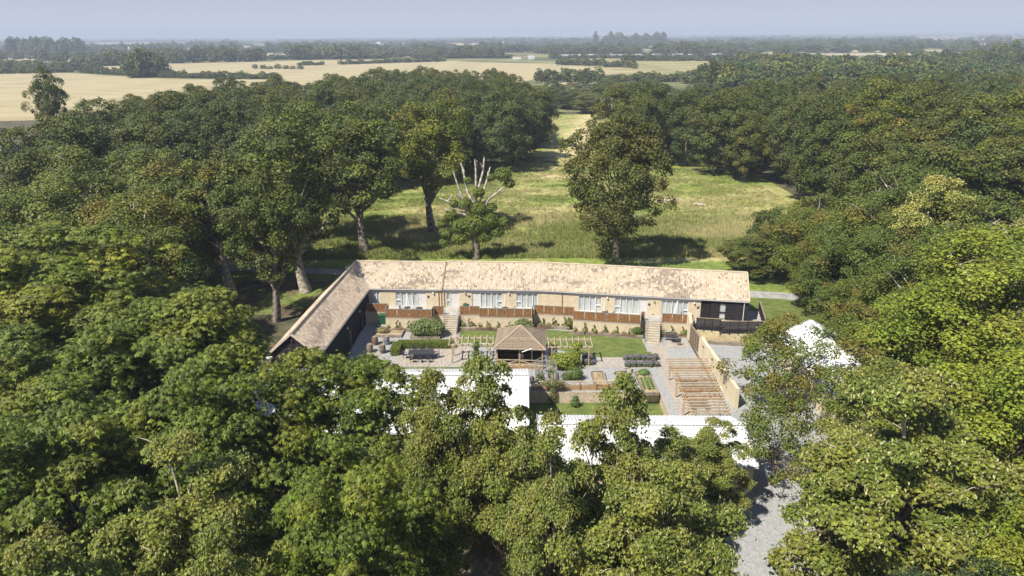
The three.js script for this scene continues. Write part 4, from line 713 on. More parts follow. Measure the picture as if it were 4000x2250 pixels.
// ───────────────────────── white ranges and barn
function corrugated(u0, u1, a, b, step = 0.3) { // ribbed sheet between edge a (z,y at eave) and b (z,y at ridge), ribs running up the slope
  const m = new MB(), n = Math.round((u1 - u0) / (step / 2));
  for (let i = 0; i < n; i++) { const x0 = u0 + (u1 - u0) * i / n, x1 = u0 + (u1 - u0) * (i + 1) / n, o0 = i % 2 ? 0.05 : 0, o1 = i % 2 ? 0 : 0.05; m.quad(V(x0, a[1] + o0, a[0]), V(x1, a[1] + o1, a[0]), V(x1, b[1] + o1, b[0]), V(x0, b[1] + o0, b[0])); }
  return m;
}
function whiteRange(name, label, cx, cz, len, half, eave, ridge, base, turn, wallM) {
  const g = thing(name, label, 'building', [cx, 0, cz], turn), h = len / 2, wl = half - 0.3;
  const N = Math.max(1, Math.round(len / 4.2)); // roof sheets, front and back
  for (let i = 0; i < N; i++) { const a = -h + len * i / N, b = -h + len * (i + 1) / N; corrugated(a, b - 0.01, [half, eave], [0, ridge]).build('roof_sheet', M.sheet, g); corrugated(a, b - 0.01, [-half, eave], [0, ridge]).build('roof_sheet', M.sheet, g); }
  BOX(-h, h, ridge + 0.03, ridge + 0.09, -0.25, 0.25).build('ridge_cap', M.sheet, g);
  new MB().quad(V(-h, eave - 0.05, half), V(h, eave - 0.05, half), V(h, ridge - 0.05, 0), V(-h, ridge - 0.05, 0)).quad(V(-h, ridge - 0.05, 0), V(h, ridge - 0.05, 0), V(h, eave - 0.05, -half), V(-h, eave - 0.05, -half)).build('roof_lining', M.gutter, g);
  BOX(-h + 0.15, h - 0.15, base, eave - 0.1, wl - 0.25, wl).build('wall', wallM, g); BOX(-h + 0.15, h - 0.15, base, eave - 0.1, -wl, -wl + 0.25).build('wall', wallM, g);
  for (const s of [-1, 1]) { const x = s * (h - 0.15); new MB().box(Math.min(x, x - s * 0.25), Math.max(x, x - s * 0.25), base, eave - 0.1, -wl, wl).tri(V(x, eave - 0.1, s * wl), V(x, eave - 0.1, -s * wl), V(x, ridge - 0.15, 0)).build('gable_wall', s > 0 ? M.cream : wallM, g); BEAM(V(s * (h + 0.02), eave + 0.03, half), V(s * (h + 0.02), ridge + 0.05, 0), 0.06, 0.22).build('bargeboard', M.gutter, g); BEAM(V(s * (h + 0.02), eave + 0.03, -half), V(s * (h + 0.02), ridge + 0.05, 0), 0.06, 0.22).build('bargeboard', M.gutter, g); }
  TUBE([V(-h, eave - 0.06, half + 0.06), V(h, eave - 0.06, half + 0.06)], [0.06, 0.06]).build('gutter', M.gutter, g);
  return g;
}
whiteRange('white_range', 'long white corrugated roof building behind the left lime trees', -13.0, -58.4, 28.8, 6.05, 2.6, 5.0, -1.4, -0.012, M.stoneWall);
whiteRange('white_range', 'lower white corrugated roof building half hidden by the centre limes', 10.3, -51.1, 16.6, 3.9, 2.6, 4.05, -1.4, -0.02, M.cream);
whiteRange('white_barn', 'white roofed barn glimpsed through trees right of the gravel yard', 31.6, -62.8, 17.4, 3.3, 3.0, 4.6, 0, Math.PI / 2 - 0.02, M.cream);

// ───────────────────────── garden walls and decks on the right
{
  const wl = thing('garden_wall', 'cream rendered garden wall with arched doorways beside the long pergola', 'wall', [20.5, 0, -78.2], 0), r = rng(5);
  const s = new THREE.Shape(); s.moveTo(0, 0); s.lineTo(0, 3.0); s.quadraticCurveTo(0.9, 3.0, 1.2, 2.2); s.lineTo(1.2, 0); // swept end pier, along z
  const ex = (sh, name) => { const g = new THREE.ExtrudeGeometry(sh, { depth: 0.34, bevelEnabled: false, curveSegments: 10 }); g.rotateY(-Math.PI / 2); g.translate(0.17, 0, 0); return meshOf(name, g, M.cream, wl); };
  ex(s, 'end_pier');
  const w = new THREE.Shape(); w.moveTo(5.2, 0); w.lineTo(5.2, 2.15); w.quadraticCurveTo(5.6, 2.5, 6.1, 2.3); w.lineTo(17.5, 2.15); w.lineTo(17.5, 0); w.lineTo(5.2, 0);
  for (const a of [6.4, 9.6, 12.8]) { const h = new THREE.Path(); h.moveTo(a, 0.05); h.lineTo(a, 1.35); h.absarc(a + 0.5, 1.35, 0.5, Math.PI, 0, true); h.lineTo(a + 1, 0.05); h.lineTo(a, 0.05); w.holes.push(h); }
  ex(w, 'wall');
  for (let i = 0; i < 14; i++) piece('screen_board', i % 3 ? M.sleeper[2] : M.sleeper[0], wl, -0.02, 0.98 + 0.02 * r(), 1.36 + i * 0.285, 0.06, 1.9 + 0.05 * r(), 0.27);
  BOX(-0.1, 0.06, 1.98, 2.06, 1.2, 5.2).build('screen_cap', M.greyTimber[2], wl);
  wl.rotation.y = 0.035;
}
{
  const d = thing('boarded_deck', 'raised deck at the barn end enclosed by black boarding with pale caps', 'deck', V(18.4, 0, 1.0).applyMatrix4(L2).toArray(), A2), q = (u, w) => V(u - 18.4, 0, w - 1.0);
  const runs = [[q(18.55, 2.56), q(21.2, 2.6), 1.32, 2.68], [q(21.25, 3.18), q(26.2, 2.42), 1.25, 2.66], [q(26.2, 2.36), q(26.4, -4.4), 1.35, 2.66]];
  for (const [a, b, y0, y1] of runs) {
    for (let y = y0; y < y1 - 0.02; y += 0.135) BEAM(a.clone().setY(y + 0.066), b.clone().setY(y + 0.066), 0.035, 0.112).build('board', Math.round(y * 31) % 3 ? M.black : M.blackB, d);
    BEAM(a.clone().setY(y1 + 0.03), b.clone().setY(y1 + 0.03), 0.16, 0.05).build('cap', M.greyTimber[2], d);
    const n = Math.max(2, Math.round(a.distanceTo(b) / 1.0)); for (let k = 0; k <= n; k++) { const p = a.clone().lerp(b, k / n); BOX(p.x - 0.05, p.x + 0.05, y0 - 0.28, y1, p.z - 0.13, p.z - 0.03).build('post', M.black, d); }
  }
  BOX(0.15, 2.78, 0, 1.2, -1.2, 1.5).build('base_wall', M.yellowWall, d); new MB().hexa([V(2.82, 0, 2.12), V(7.72, 0, 1.38), V(7.72, 0, -1.2), V(2.82, 0, -1.2), V(2.82, 1.14, 2.12), V(7.72, 1.14, 1.38), V(7.72, 1.14, -1.2), V(2.82, 1.14, -1.2)]).build('base_wall', M.yellowWall, d); BOX(0.15, 7.75, 1.3, 1.36, -1.2, 1.22).build('floor', M.concrete, d);
  BOX(6.15, 8.0, 0, 1.34, -5.4, -1.25).build('ramp', M.concrete, d);
}
// ───────────────────────── plants
function leafyGeo(seed, blobs, n, size, pal, { up = 0.3, kind = 'leaf', hollow = 0.35 } = {}) {
  const r = rng(seed), L = new Leaves(kind === 'palm' ? n * 7 : n + 50), tot = blobs.reduce((s, b) => s + b[3] * b[4] + b[3] * b[5], 0);
  for (const [x, y, z, sx, sy, sz] of blobs) for (let i = 0, m = n * (sx * sy + sx * sz) / tot; i < m; i++) { const d = nrm([gs(r), gs(r), gs(r)]), k = (hollow + (1 - hollow) * Math.sqrt(r())) * (1 + 0.22 * Math.sin(d[0] * 5 + x) * Math.sin(d[2] * 5 + d[1] * 4 + z)) * (r() < 0.15 ? 1.2 : 1), c = pal[Math.floor(r() * pal.length)], v = 0.75 + 0.5 * r(); putLeaf(L, kind, [x + d[0] * k * sx, Math.max(0.02, y + d[1] * k * sy), z + d[2] * k * sz], nrm([d[0] + gs(r) * 0.6, d[1] + up + gs(r) * 0.4, d[2] + gs(r) * 0.6]), size, c.map((q) => q * v), r); }
  return L.geo();
}
function plant(name, label, cat, pos, geo, m = LM, group, turn = 0, s = 1, stems = 3) {
  const t = thing(name, label, cat, pos, turn, group); t.scale.setScalar(s); const c = meshOf('foliage', geo, m, t); c.userData.kind = 'stuff';
  const b = new MB(); for (let k = 0; k < stems; k++) { const a = k * 2.1; b.tube([V(0, -0.02, 0), V(Math.cos(a) * 0.08, 0.14, Math.sin(a) * 0.08), V(Math.cos(a) * 0.22, 0.34, Math.sin(a) * 0.22)], [0.02, 0.014, 0.006], 4); } b.build('stem', M.twig, t); return t;
}
const PG = { fresh: [[0.12, 0.19, 0.035], [0.15, 0.21, 0.04], [0.10, 0.16, 0.035]], lush: [[0.15, 0.22, 0.05], [0.19, 0.25, 0.07], [0.11, 0.17, 0.04], [0.26, 0.27, 0.13]], lime: [[0.24, 0.30, 0.03], [0.32, 0.34, 0.05], [0.17, 0.24, 0.03]], dry: [[0.30, 0.26, 0.11], [0.22, 0.21, 0.07], [0.36, 0.30, 0.15]], rose: [[0.13, 0.17, 0.03], [0.16, 0.20, 0.035], [0.09, 0.13, 0.03], [0.19, 0.21, 0.06]], lav: [[0.19, 0.165, 0.22], [0.25, 0.22, 0.275], [0.17, 0.18, 0.15], [0.22, 0.22, 0.20]], lavGreen: [[0.12, 0.15, 0.07], [0.15, 0.17, 0.09]], veg: [[0.13, 0.22, 0.05], [0.17, 0.26, 0.07]] };
plant('shrub', 'big leafy green shrub in the raised bed beside the left steps', 'shrub', [-9.9, 0.25, -78.45], leafyGeo(1, [[0, 1.0, 0, 1.7, 1.1, 0.9], [-1.1, 0.9, 0, 1.0, 0.9, 0.8], [1.1, 0.9, 0.1, 0.9, 0.9, 0.8]], 9000, 0.17, PG.lush));
plant('dry_shrub', 'low dry tufted shrub in the left raised bed', 'shrub', [-15.3, 0.25, -79.3], leafyGeo(2, [[0, 0.3, 0, 0.7, 0.35, 0.45]], 900, 0.16, PG.dry));
plant('shrub', 'small green shrub at the end of the left terrace wall', 'shrub', w1(19.2, 0.35, 3.25).toArray(), leafyGeo(3, [[0, 0.6, 0, 0.95, 0.65, 0.4], [0.7, 0.35, 0.1, 0.6, 0.4, 0.35]], 2200, 0.15, PG.lush));
plant('shrub', 'green shrub in the corner left of the right hand steps', 'shrub', w2(11.9, 0.35, 3.2).toArray(), leafyGeo(4, [[0, 0.5, 0, 0.6, 0.5, 0.3]], 1300, 0.14, PG.fresh));
plant('shrub', 'tall grassy shrub where the terrace steps forward', 'shrub', w2(3.9, 0.35, 2.1).toArray(), leafyGeo(5, [[0, 0.55, 0, 0.5, 0.6, 0.3]], 900, 0.15, PG.dry.concat(PG.fresh)));
plant('shrub', 'little shrub by the curved cream wall', 'shrub', w2(17.7, 0.35, 2.2).toArray(), leafyGeo(6, [[0, 0.3, 0, 0.4, 0.35, 0.25]], 500, 0.13, PG.fresh));
plant('leafy_bush', 'bright yellow green leafy bush beside the greenhouse', 'bush', [5.6, 0, -69.5], leafyGeo(7, [[0, 0.9, 0, 1.5, 0.95, 0.6], [0.6, 1.3, -0.2, 0.9, 0.6, 0.5], [-1.0, 1.0, -0.1, 0.6, 0.8, 0.5]], 6500, 0.19, PG.lime));
plant('climber', 'golden climber growing up onto the right garden pergola', 'climber', [6.9, 0, -70.2], leafyGeo(8, [[0, 1.1, 0, 0.35, 1.1, 0.3], [0, 2.35, -0.3, 0.5, 0.45, 0.6]], 2200, 0.17, PG.lime));
plant('climber', 'green climber on the middle of the left garden pergola', 'climber', [-3.9, 0, -71.1], leafyGeo(9, [[0, 1.0, 0, 0.4, 1.0, 0.3], [0, 2.1, -0.2, 0.4, 0.35, 0.5]], 1700, 0.16, PG.fresh));
plant('clipped_bush', 'rounded clipped green bush right of the greenhouse', 'bush', [6.6, 0, -67.0], leafyGeo(10, [[0, 0.7, 0, 0.65, 0.75, 0.55]], 2600, 0.10, PG.fresh));
plant('clipped_bush', 'pale feathery bush against the clipped one', 'bush', [5.65, 0, -66.9], leafyGeo(11, [[0, 0.5, 0, 0.6, 0.5, 0.5]], 1700, 0.10, PG.rose));
plant('shrub', 'dark conical shrub against the stone wall of the sunken lawn', 'shrub', [6.2, -1.2, -63.6], leafyGeo(12, [[0, 0.4, 0, 0.5, 0.45, 0.4], [0, 0.85, 0, 0.3, 0.4, 0.25]], 900, 0.13, PG.fresh));
plant('climber', 'straggling rose on the wall below the slatted fence', 'climber', [4.0, -1.2, -64.15], leafyGeo(13, [[0, 1.0, 0, 0.4, 1.0, 0.15], [0.1, 2.2, 0, 1.3, 0.45, 0.2]], 1500, 0.13, PG.rose.concat(PG.dry)));
plant('pot_plant', 'green potted plant behind the reed balustrade', 'plant', w1(12.2, 1.6, 1.6).toArray(), leafyGeo(14, [[0, 0.9, 0, 0.4, 0.35, 0.4]], 700, 0.12, [[0.03, 0.12, 0.05], [0.04, 0.16, 0.07]]));
{ // climbers at every post on the terrace wall
  const geos = [20, 21, 22].map((s) => leafyGeo(s, [[0, 0.1, 0, 0.24, 0.12, 0.14], [0.06, 0.4, -0.1, 0.05, 0.36, 0.05], [-0.04, 0.8, -0.12, 0.09, 0.14, 0.05], [0.14, 0.62, -0.12, 0.07, 0.1, 0.04]], 150, 0.13, PG.fresh.concat(PG.dry.slice(0, 1)))), tufts = [23, 24].map((s) => leafyGeo(s, [[0, 0.15, 0, 0.42, 0.2, 0.22]], 260, 0.14, PG.dry.concat(PG.fresh.slice(0, 1)))), r = rng(25);
  const A = [[4.1, 3.8], [5.5, 3.82], [6.9, 3.82], [12.7, 2.5], [15.0, 3.08], [16.3, 3.08], [17.6, 3.08], [18.8, 3.08]], B = [[0.7, 1.82], [1.9, 1.82], [3.1, 1.82], [5.6, 3.05], [6.9, 3.05], [8.2, 3.05], [9.6, 3.05], [10.9, 3.05], [15.8, 2.05], [17.0, 2.05]];
  A.forEach(([u, w], i) => plant('young_climber', 'young climber trained up the terrace wall, on its left half', 'climber', w1(u, 0.34, w).toArray(), geos[i % 3], LM, 'young climbers on the terrace wall, left part', r() * 6, 0.85 + r() * 0.35));
  B.forEach(([u, w], i) => plant('young_climber', 'young climber trained up the terrace wall, on its right half', 'climber', w2(u, 0.34, w).toArray(), geos[i % 3], LM, 'young climbers on the terrace wall, right part', r() * 6, 0.85 + r() * 0.35));
  for (let i = 0; i < 12; i++) plant('weed_tuft', 'dry weedy tuft in the sleeper bed, on the left half of the terrace', 'weeds', w1(i < 4 ? 3 + i * 1.5 : 11.9 + (i - 4) * 1.05, 0.34, i < 4 ? 3.95 : (i < 7 ? 2.75 : 3.2)).toArray(), tufts[i % 2], LM, 'weedy tufts in the left sleeper beds', r() * 6, 0.8 + r() * 0.5);
  for (let i = 0; i < 14; i++) plant('weed_tuft', 'dry weedy tuft in the sleeper bed, on the right half of the terrace', 'weeds', w2(i < 4 ? 0.3 + i * 1.0 : i < 11 ? 4.6 + (i - 4) * 1.15 : 15 + (i - 11) * 1.1, 0.34, i < 4 ? 1.98 : i < 11 ? 3.2 : 2.18).toArray(), tufts[i % 2], LM, 'weedy tufts in the right sleeper beds', r() * 6, 0.8 + r() * 0.5);
}
{ // L-shaped hedge of upright sprigs
  const h = thing('hedge', 'low bright green hedge wrapping the dining patio', 'hedge', [-12.9, 0, -75.3]), r = rng(55), L = new Leaves(26000);
  const inH = () => { const k = r() * 8.6; return k < 6.4 ? [k - 0.1, (r() - 0.5) * 0.95] : [(r() - 0.5) * 1.0 - 0.1, (k - 6.4) * 1.05]; };
  for (let i = 0; i < 22000; i++) { const [x, z] = inH(), y = Math.pow(r(), 0.5) * 0.85, e = 0.15 + 0.12 * r(), c = PG.rose[Math.floor(r() * 4)], v = 1.3 + 0.8 * r(), a = r() * 6.28; L.add(x, y - e / 2, z, gs(r) * 0.08, e, gs(r) * 0.08, Math.cos(a) * 0.03, 0, Math.sin(a) * 0.03, c[0] * v, c[1] * v, c[2] * v); }
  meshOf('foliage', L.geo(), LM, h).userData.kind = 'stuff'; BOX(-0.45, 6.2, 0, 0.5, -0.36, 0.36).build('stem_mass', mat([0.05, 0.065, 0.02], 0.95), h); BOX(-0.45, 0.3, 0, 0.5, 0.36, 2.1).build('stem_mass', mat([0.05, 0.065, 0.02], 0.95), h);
}
{ // lavender
  const lav = (s, tall) => leafyGeo(s, [[0, 0.24, 0, 0.34, 0.24, 0.34]], 520, 0.10, PG.lavGreen, { up: 0.6 }), heads = (s) => leafyGeo(s, [[0, 0.46, 0, 0.36, 0.13, 0.34]], 420, 0.09, PG.lav, { up: 1.2 }), g = [lav(31), lav(32)], hd = [heads(33), heads(34)];
  const bed = (x, z, label, group, i) => { const t = plant('lavender', label, 'lavender', [x, 0.03, z], g[i % 2], LM, group, i * 1.3, 0.98 + 0.1 * (i % 3)); meshOf('flower_heads', hd[i % 2], LM, t).userData.kind = 'stuff'; };
  for (let i = 0; i < 6; i++) bed(12.35 + i * 0.63, -71.75, 'lavender plant in the row next to the lawn edge', 'lavender row by the lawn', i);
  for (let i = 0; i < 6; i++) bed(12.3 + i * 0.62, -70.1, 'lavender plant in the row next to the gravel', 'lavender row by the gravel', i + 1);
  [[7.9, -72.0], [8.55, -72.0], [7.85, -70.75], [8.5, -70.7]].forEach(([x, z], i) => bed(x, z, 'lavender plant below the end of the right garden pergola', 'lavender under the pergola end', i));
}
// ───────────────────────── raised beds and planters
function raisedBed(name, label, x0, x1, z0, z1, h, turn = 0, group) {
  const g = thing(name, label, 'raised bed', [(x0 + x1) / 2, 0.02, (z0 + z1) / 2], turn, group), w = (x1 - x0) / 2, d = (z1 - z0) / 2, m = M.sleeper;
  for (const [k, s] of [[0, -1], [1, 1]]) { piece('side', m[k], g, s * (w - 0.06), h / 2, 0, 0.12, h, 2 * d); piece('end', m[2 + k], g, 0, h / 2 - 0.004, s * (d - 0.06), 2 * w - 0.25, h, 0.12); }
  piece('soil', M.soil, g, 0, h * 0.42, 0, 2 * w - 0.26, h * 0.8, 2 * d - 0.26); return g;
}
raisedBed('planter', 'left raised bed of sleepers with a dry tufted shrub', -16.4, -12.95, -80.4, -78.3, 0.32, A1); raisedBed('planter', 'raised bed of sleepers holding the big leafy shrub', -11.9, -8.4, -79.5, -77.75, 0.32, A1);
raisedBed('vegetable_bed', 'vegetable bed with rows of seedlings and a leafy end', 12.8, 14.3, -68.4, -63.5, 0.34, 0.03); raisedBed('vegetable_bed', 'bare vegetable bed with a dark red box in it', 10.75, 12.05, -68.4, -64.6, 0.34, 0.02); raisedBed('vegetable_bed', 'vegetable bed nearest the clipped bush', 8.2, 9.55, -68.4, -65, 0.34, 0.01);
{
  const sd = leafyGeo(41, [[0, 0.1, 0, 0.13, 0.1, 0.13]], 60, 0.12, PG.veg, { up: 0.8 }), big = leafyGeo(42, [[0, 0.25, 0, 0.55, 0.3, 0.4]], 900, 0.17, PG.veg, { up: 0.8 });
  for (let i = 0; i < 3; i++) for (let j = 0; j < 6; j++) plant('seedling', 'small green seedling in the vegetable bed rows', 'seedling', [13.1 + i * 0.43, 0.3, -66.6 + j * 0.45], sd, LM, 'seedlings in rows in the vegetable bed', i + j, 0.9 + 0.2 * ((i * 5 + j * 3) % 3), 1);
  plant('courgette_plant', 'large leafy vegetable plant at the far end of the seedling bed', 'plant', [13.6, 0.28, -67.7], big); plant('low_crop', 'sparse low green crop in the bare vegetable bed', 'plant', [11.5, 0.28, -66.4], sd, LM, null, 0, 2.2);
  const t = thing('red_box', 'dark red box lying across the bare vegetable bed', 'box', [11.5, 0.32, -65.3]); piece('body', mat([0.11, 0.02, 0.02], 0.7), t, 0, 0.12, 0, 0.95, 0.24, 0.5); piece('lid', mat([0.14, 0.03, 0.025], 0.6), t, 0, 0.26, 0, 1.0, 0.05, 0.55);
}
// ───────────────────────── barrels
{
  const prof = [[0.27, 0], [0.33, 0.18], [0.37, 0.42], [0.37, 0.6], [0.335, 0.8], [0.29, 0.98], [0.26, 0.98], [0.26, 0.94], [0.001, 0.94]].map(([x, y]) => new THREE.Vector2(x, y)), bg = new THREE.LatheGeometry(prof, 18);
  const hoop = (y, rr) => { const g = new THREE.CylinderGeometry(rr, rr, 0.05, 18, 1, true); g.translate(0, y, 0); return g; }, hoops = [[0.06, 0.298], [0.26, 0.358], [0.72, 0.358], [0.92, 0.312]].map(([y, rr]) => hoop(y, rr));
  [['brown barrel nearest the black wing and the planter', -15.75, -76.3, M.sleeper[2], M.pipe], ['grey blue barrel with pale hoops by the hedge', -14.43, -76.35, mat([0.13, 0.145, 0.15], 0.7), M.steel], ['weathered grey barrel farthest from the hedge', -15.94, -74.15, M.greyTimber[1], M.pipe], ['weathered grey barrel with a white tag by the hedge', -14.5, -74.0, M.greyTimber[0], M.iron]].forEach(([l, x, z, m, hm]) => { const b = thing('barrel', l, 'barrel', [x, 0.06, z], x, 'four barrels on the gravel'); meshOf('body', bg, m, b); hoops.forEach((h) => meshOf('hoop', h, hm, b)); meshOf('head', new THREE.CylinderGeometry(0.262, 0.262, 0.03, 18).translate(0, 0.945, 0), M.greyTimber[2], b); });
}
// ───────────────────────── furniture
function chair(label, pos, turn, m = M.iron, group = null, s = 1) {
  const c = thing('garden_chair', label, 'chair', pos, turn, group); c.scale.setScalar(s);
  for (let i = 0; i < 4; i++) piece('seat_slat', m, c, 0, 0.44, -0.17 + i * 0.115, 0.44, 0.025, 0.095);
  for (let i = 0; i < 4; i++) piece('back_slat', m, c, -0.15 + i * 0.1, 0.68, -0.225, 0.07, 0.42, 0.02); piece('back_rail', m, c, 0, 0.9, -0.225, 0.46, 0.05, 0.03);
  for (const [x, z] of [[-1, -1], [1, -1], [-1, 1], [1, 1]]) TUBE([V(x * 0.2, 0, z * 0.21), V(x * 0.2, z < 0 ? 0.9 : 0.44, z * 0.2)], [0.016, 0.016], 5).build('leg', m, c);
  for (const x of [-1, 1]) BEAM(V(x * 0.225, 0.64, -0.2), V(x * 0.225, 0.64, 0.2), 0.035, 0.03).build('armrest', m, c);
  return c;
}
{
  const t = thing('dining_table', 'long dark slatted dining table on the patio', 'table', [-10.0, 0.06, -72.45], 0.02);
  for (let i = 0; i < 9; i++) piece('top_slat', i % 2 ? M.dark : M.iron, t, 0, 0.74, -0.6 + i * 0.15, 2.75, 0.035, 0.135);
  for (const [x, z] of [[-1, -1], [1, -1], [-1, 1], [1, 1]]) piece('leg', M.dark, t, x * 1.2, 0.36, z * 0.5, 0.08, 0.72, 0.08);
  for (let i = 0; i < 3; i++) { chair('dark metal chair on the far side of the patio table', [-10.85 + i * 0.87, 0.06, -73.6], 0, M.iron, 'chairs behind the patio table'); chair('dark metal chair on the near side of the patio table', [-10.85 + i * 0.87, 0.06, -71.35], Math.PI, M.iron, 'chairs in front of the patio table'); }
  chair('dark metal chair at the hedge end of the patio table', [-11.75, 0.06, -72.4], Math.PI / 2); chair('dark metal chair at the gazebo end of the patio table', [-8.25, 0.06, -72.5], -Math.PI / 2);
}
{
  const t = thing('round_table', 'small round dark metal table on the gravel by the right hand steps', 'table', [18.5, 0.03, -76.4]); meshOf('top', new THREE.CylinderGeometry(0.5, 0.5, 0.03, 20).translate(0, 0.72, 0), M.iron, t); for (let k = 0; k < 3; k++) TUBE([V(0, 0.7, 0), V(Math.cos(k * 2.1) * 0.1, 0.4, Math.sin(k * 2.1) * 0.1), V(Math.cos(k * 2.1) * 0.4, 0, Math.sin(k * 2.1) * 0.4)], [0.02, 0.02, 0.02], 5).build('leg', M.iron, t);
  const b = thing('garden_bench', 'curved backed dark metal bench behind the round table', 'bench', [18.35, 0.03, -77.1], A2); for (let i = 0; i < 4; i++) piece('seat_slat', M.iron, b, 0, 0.44, -0.1 + i * 0.13, 1.5, 0.03, 0.11);
  for (let i = 0; i < 12; i++) { const x = -0.69 + i * 0.125, h = 0.36 + 0.16 * Math.cos(x * 1.9); piece('back_slat', M.iron, b, x, 0.46 + h / 2, -0.2, 0.05, h, 0.025); } TUBE([-0.74, -0.4, 0, 0.4, 0.74].map((x) => V(x, 0.48 + 0.36 + 0.16 * Math.cos(x * 1.9), -0.2)), [0.025, 0.025, 0.025, 0.025, 0.025], 6).build('back_rail', M.steel, b); for (const [x, z] of [[-0.7, -0.2], [0.7, -0.2], [-0.7, 0.3], [0.7, 0.3]]) TUBE([V(x, 0, z), V(x, z < 0 ? 0.85 : 0.65, z)], [0.022, 0.022], 5).build('leg', M.steel, b);
  chair('dark metal chair in front of the round table', [18.9, 0.03, -75.6], Math.PI + 0.3);
}
function parasol(label, p, lean, m) {
  const g = thing('parasol', label, 'parasol', p.toArray(), 0, 'closed parasols on the terrace'); g.rotation.z = lean;
  TUBE([V(0, 0, 0), V(0, 2.45, 0)], [0.025, 0.02], 6).build('pole', M.greyTimber[2], g); const n = 10, b = new MB();
  for (let k = 0; k < n; k++) { const f = (a, rr, y) => V(Math.cos(a) * rr * (k % 2 ? 1 : 1), y, Math.sin(a) * rr), a0 = k / n * 6.283, a1 = (k + 1) / n * 6.283, ra = k % 2 ? 0.2 : 0.13, rb = k % 2 ? 0.13 : 0.2; b.quad(f(a0, ra, 0.75), f(a1, rb, 0.75), f(a1, rb * 0.7, 1.6), f(a0, ra * 0.7, 1.6)); b.quad(f(a0, ra * 0.7, 1.6), f(a1, rb * 0.7, 1.6), f(a1, 0.02, 2.4), f(a0, 0.02, 2.4)); }
  b.build('canopy', m, g); meshOf('base', new THREE.CylinderGeometry(0.25, 0.28, 0.08, 16).translate(0, 0.04, 0), M.dark, g);
}
const cloth = mat([0.74, 0.64, 0.50], 0.95), clothW = mat([0.80, 0.79, 0.77], 0.95);
parasol('closed white parasol on the projecting terrace above the leafy shrub', w1(5.1, 1.6, 1.6), 0.02, clothW); parasol('closed cream parasol against the wall behind the gazebo', w1(16.95, 1.6, 1.2), 0, cloth); parasol('closed cream parasol between the two window banks on the right', w2(7.95, 1.6, 1.2), 0.01, cloth); parasol('leaning closed white parasol in the window by the black bay', w2(16.1, 1.6, 0.7), -0.1, clothW);
[[w1(4.3, 1.6, 1.9), 1.2, 'grey chair left of the white parasol'], [w1(5.9, 1.6, 1.8), -1.4, 'grey chair right of the white parasol'], [w1(15.9, 1.6, 1.6), 1.4, 'grey chair left of the cream parasol behind the gazebo'], [w1(17.9, 1.6, 1.6), -1.4, 'grey chair right of the cream parasol behind the gazebo'], [w2(7.1, 1.6, 1.6), 1.4, 'grey chair left of the right hand cream parasol'], [w2(8.9, 1.6, 1.6), -1.4, 'grey chair right of the right hand cream parasol']].forEach(([p, t, l]) => chair(l, p.toArray(), t, M.galv));
[[w1(5.1, 1.6, 2.1), 'small dark terrace table by the white parasol'], [w1(6.6, 1.6, 2.2), 'small dark terrace table by the grey door'], [w1(16.95, 1.6, 1.7), 'small dark terrace table by the cream parasol behind the gazebo'], [w2(7.95, 1.6, 1.7), 'small dark terrace table by the right hand cream parasol']].forEach(([p, l]) => { const t = thing('terrace_table', l, 'table', p.toArray()); meshOf('top', new THREE.CylinderGeometry(0.42, 0.42, 0.03, 18).translate(0, 0.72, 0), M.iron, t); TUBE([V(0, 0, 0), V(0, 0.71, 0)], [0.03, 0.03], 6).build('stem', M.iron, t); meshOf('foot', new THREE.CylinderGeometry(0.22, 0.25, 0.03, 14).translate(0, 0.015, 0), M.iron, t); });
{ const t = thing('oil_tank', 'dark green tank in the shaded corner below the terrace', 'tank', w1(2.15, 0.34, 2.45).toArray(), A1); piece('body', mat([0.012, 0.065, 0.03], 0.6), t, 0, 0.55, 0, 1.0, 1.1, 0.8); piece('lid', mat([0.016, 0.08, 0.038], 0.6), t, 0, 1.13, 0, 1.06, 0.07, 0.86); piece('plinth', M.concrete, t, 0.1, -0.1, 0.1, 1.4, 0.2, 1.1); }
// ───────────────────────── pergolas, gazebo, greenhouse, fence
function pergola(label, x0, x1, z0, z1, y, n, alongX) {
  const g = thing('pergola', label, 'pergola', [(x0 + x1) / 2, 0, (z0 + z1) / 2]), w = (x1 - x0) / 2, d = (z1 - z0) / 2;
  for (const s of [-1, 1]) { BEAM(V(-w, y - 0.1, s * (d - 0.12)), V(w, y - 0.1, s * (d - 0.12)), 0.09, 0.17).build('beam', M.timber[1], g); for (const e of [-1, 1]) { BOX(e * (w - 0.45) - 0.06, e * (w - 0.45) + 0.06, 0.02, y - 0.18, s * (d - 0.12) - 0.06, s * (d - 0.12) + 0.06).build('post', M.timber[0], g); BEAM(V(e * (w - 0.5), y - 0.75, s * (d - 0.12)), V(e * (w - 1.05), y - 0.2, s * (d - 0.12)), 0.06, 0.08).build('brace', M.timber[0], g); } }
  for (let i = 0; i < n; i++) { const x = -w + 0.12 + (2 * w - 0.24) * i / (n - 1); BEAM(V(x, y + 0.06, -d - 0.12), V(x, y + 0.06, d + 0.12), 0.07, 0.15).build('rafter', M.timber[1], g); }
}
pergola('small timber pergola left of the gazebo', -6.9, -1.95, -73.1, -71.0, 2.3, 8); pergola('small timber pergola right of the gazebo with a golden climber', 3.75, 8.6, -72.5, -70.25, 2.3, 8);
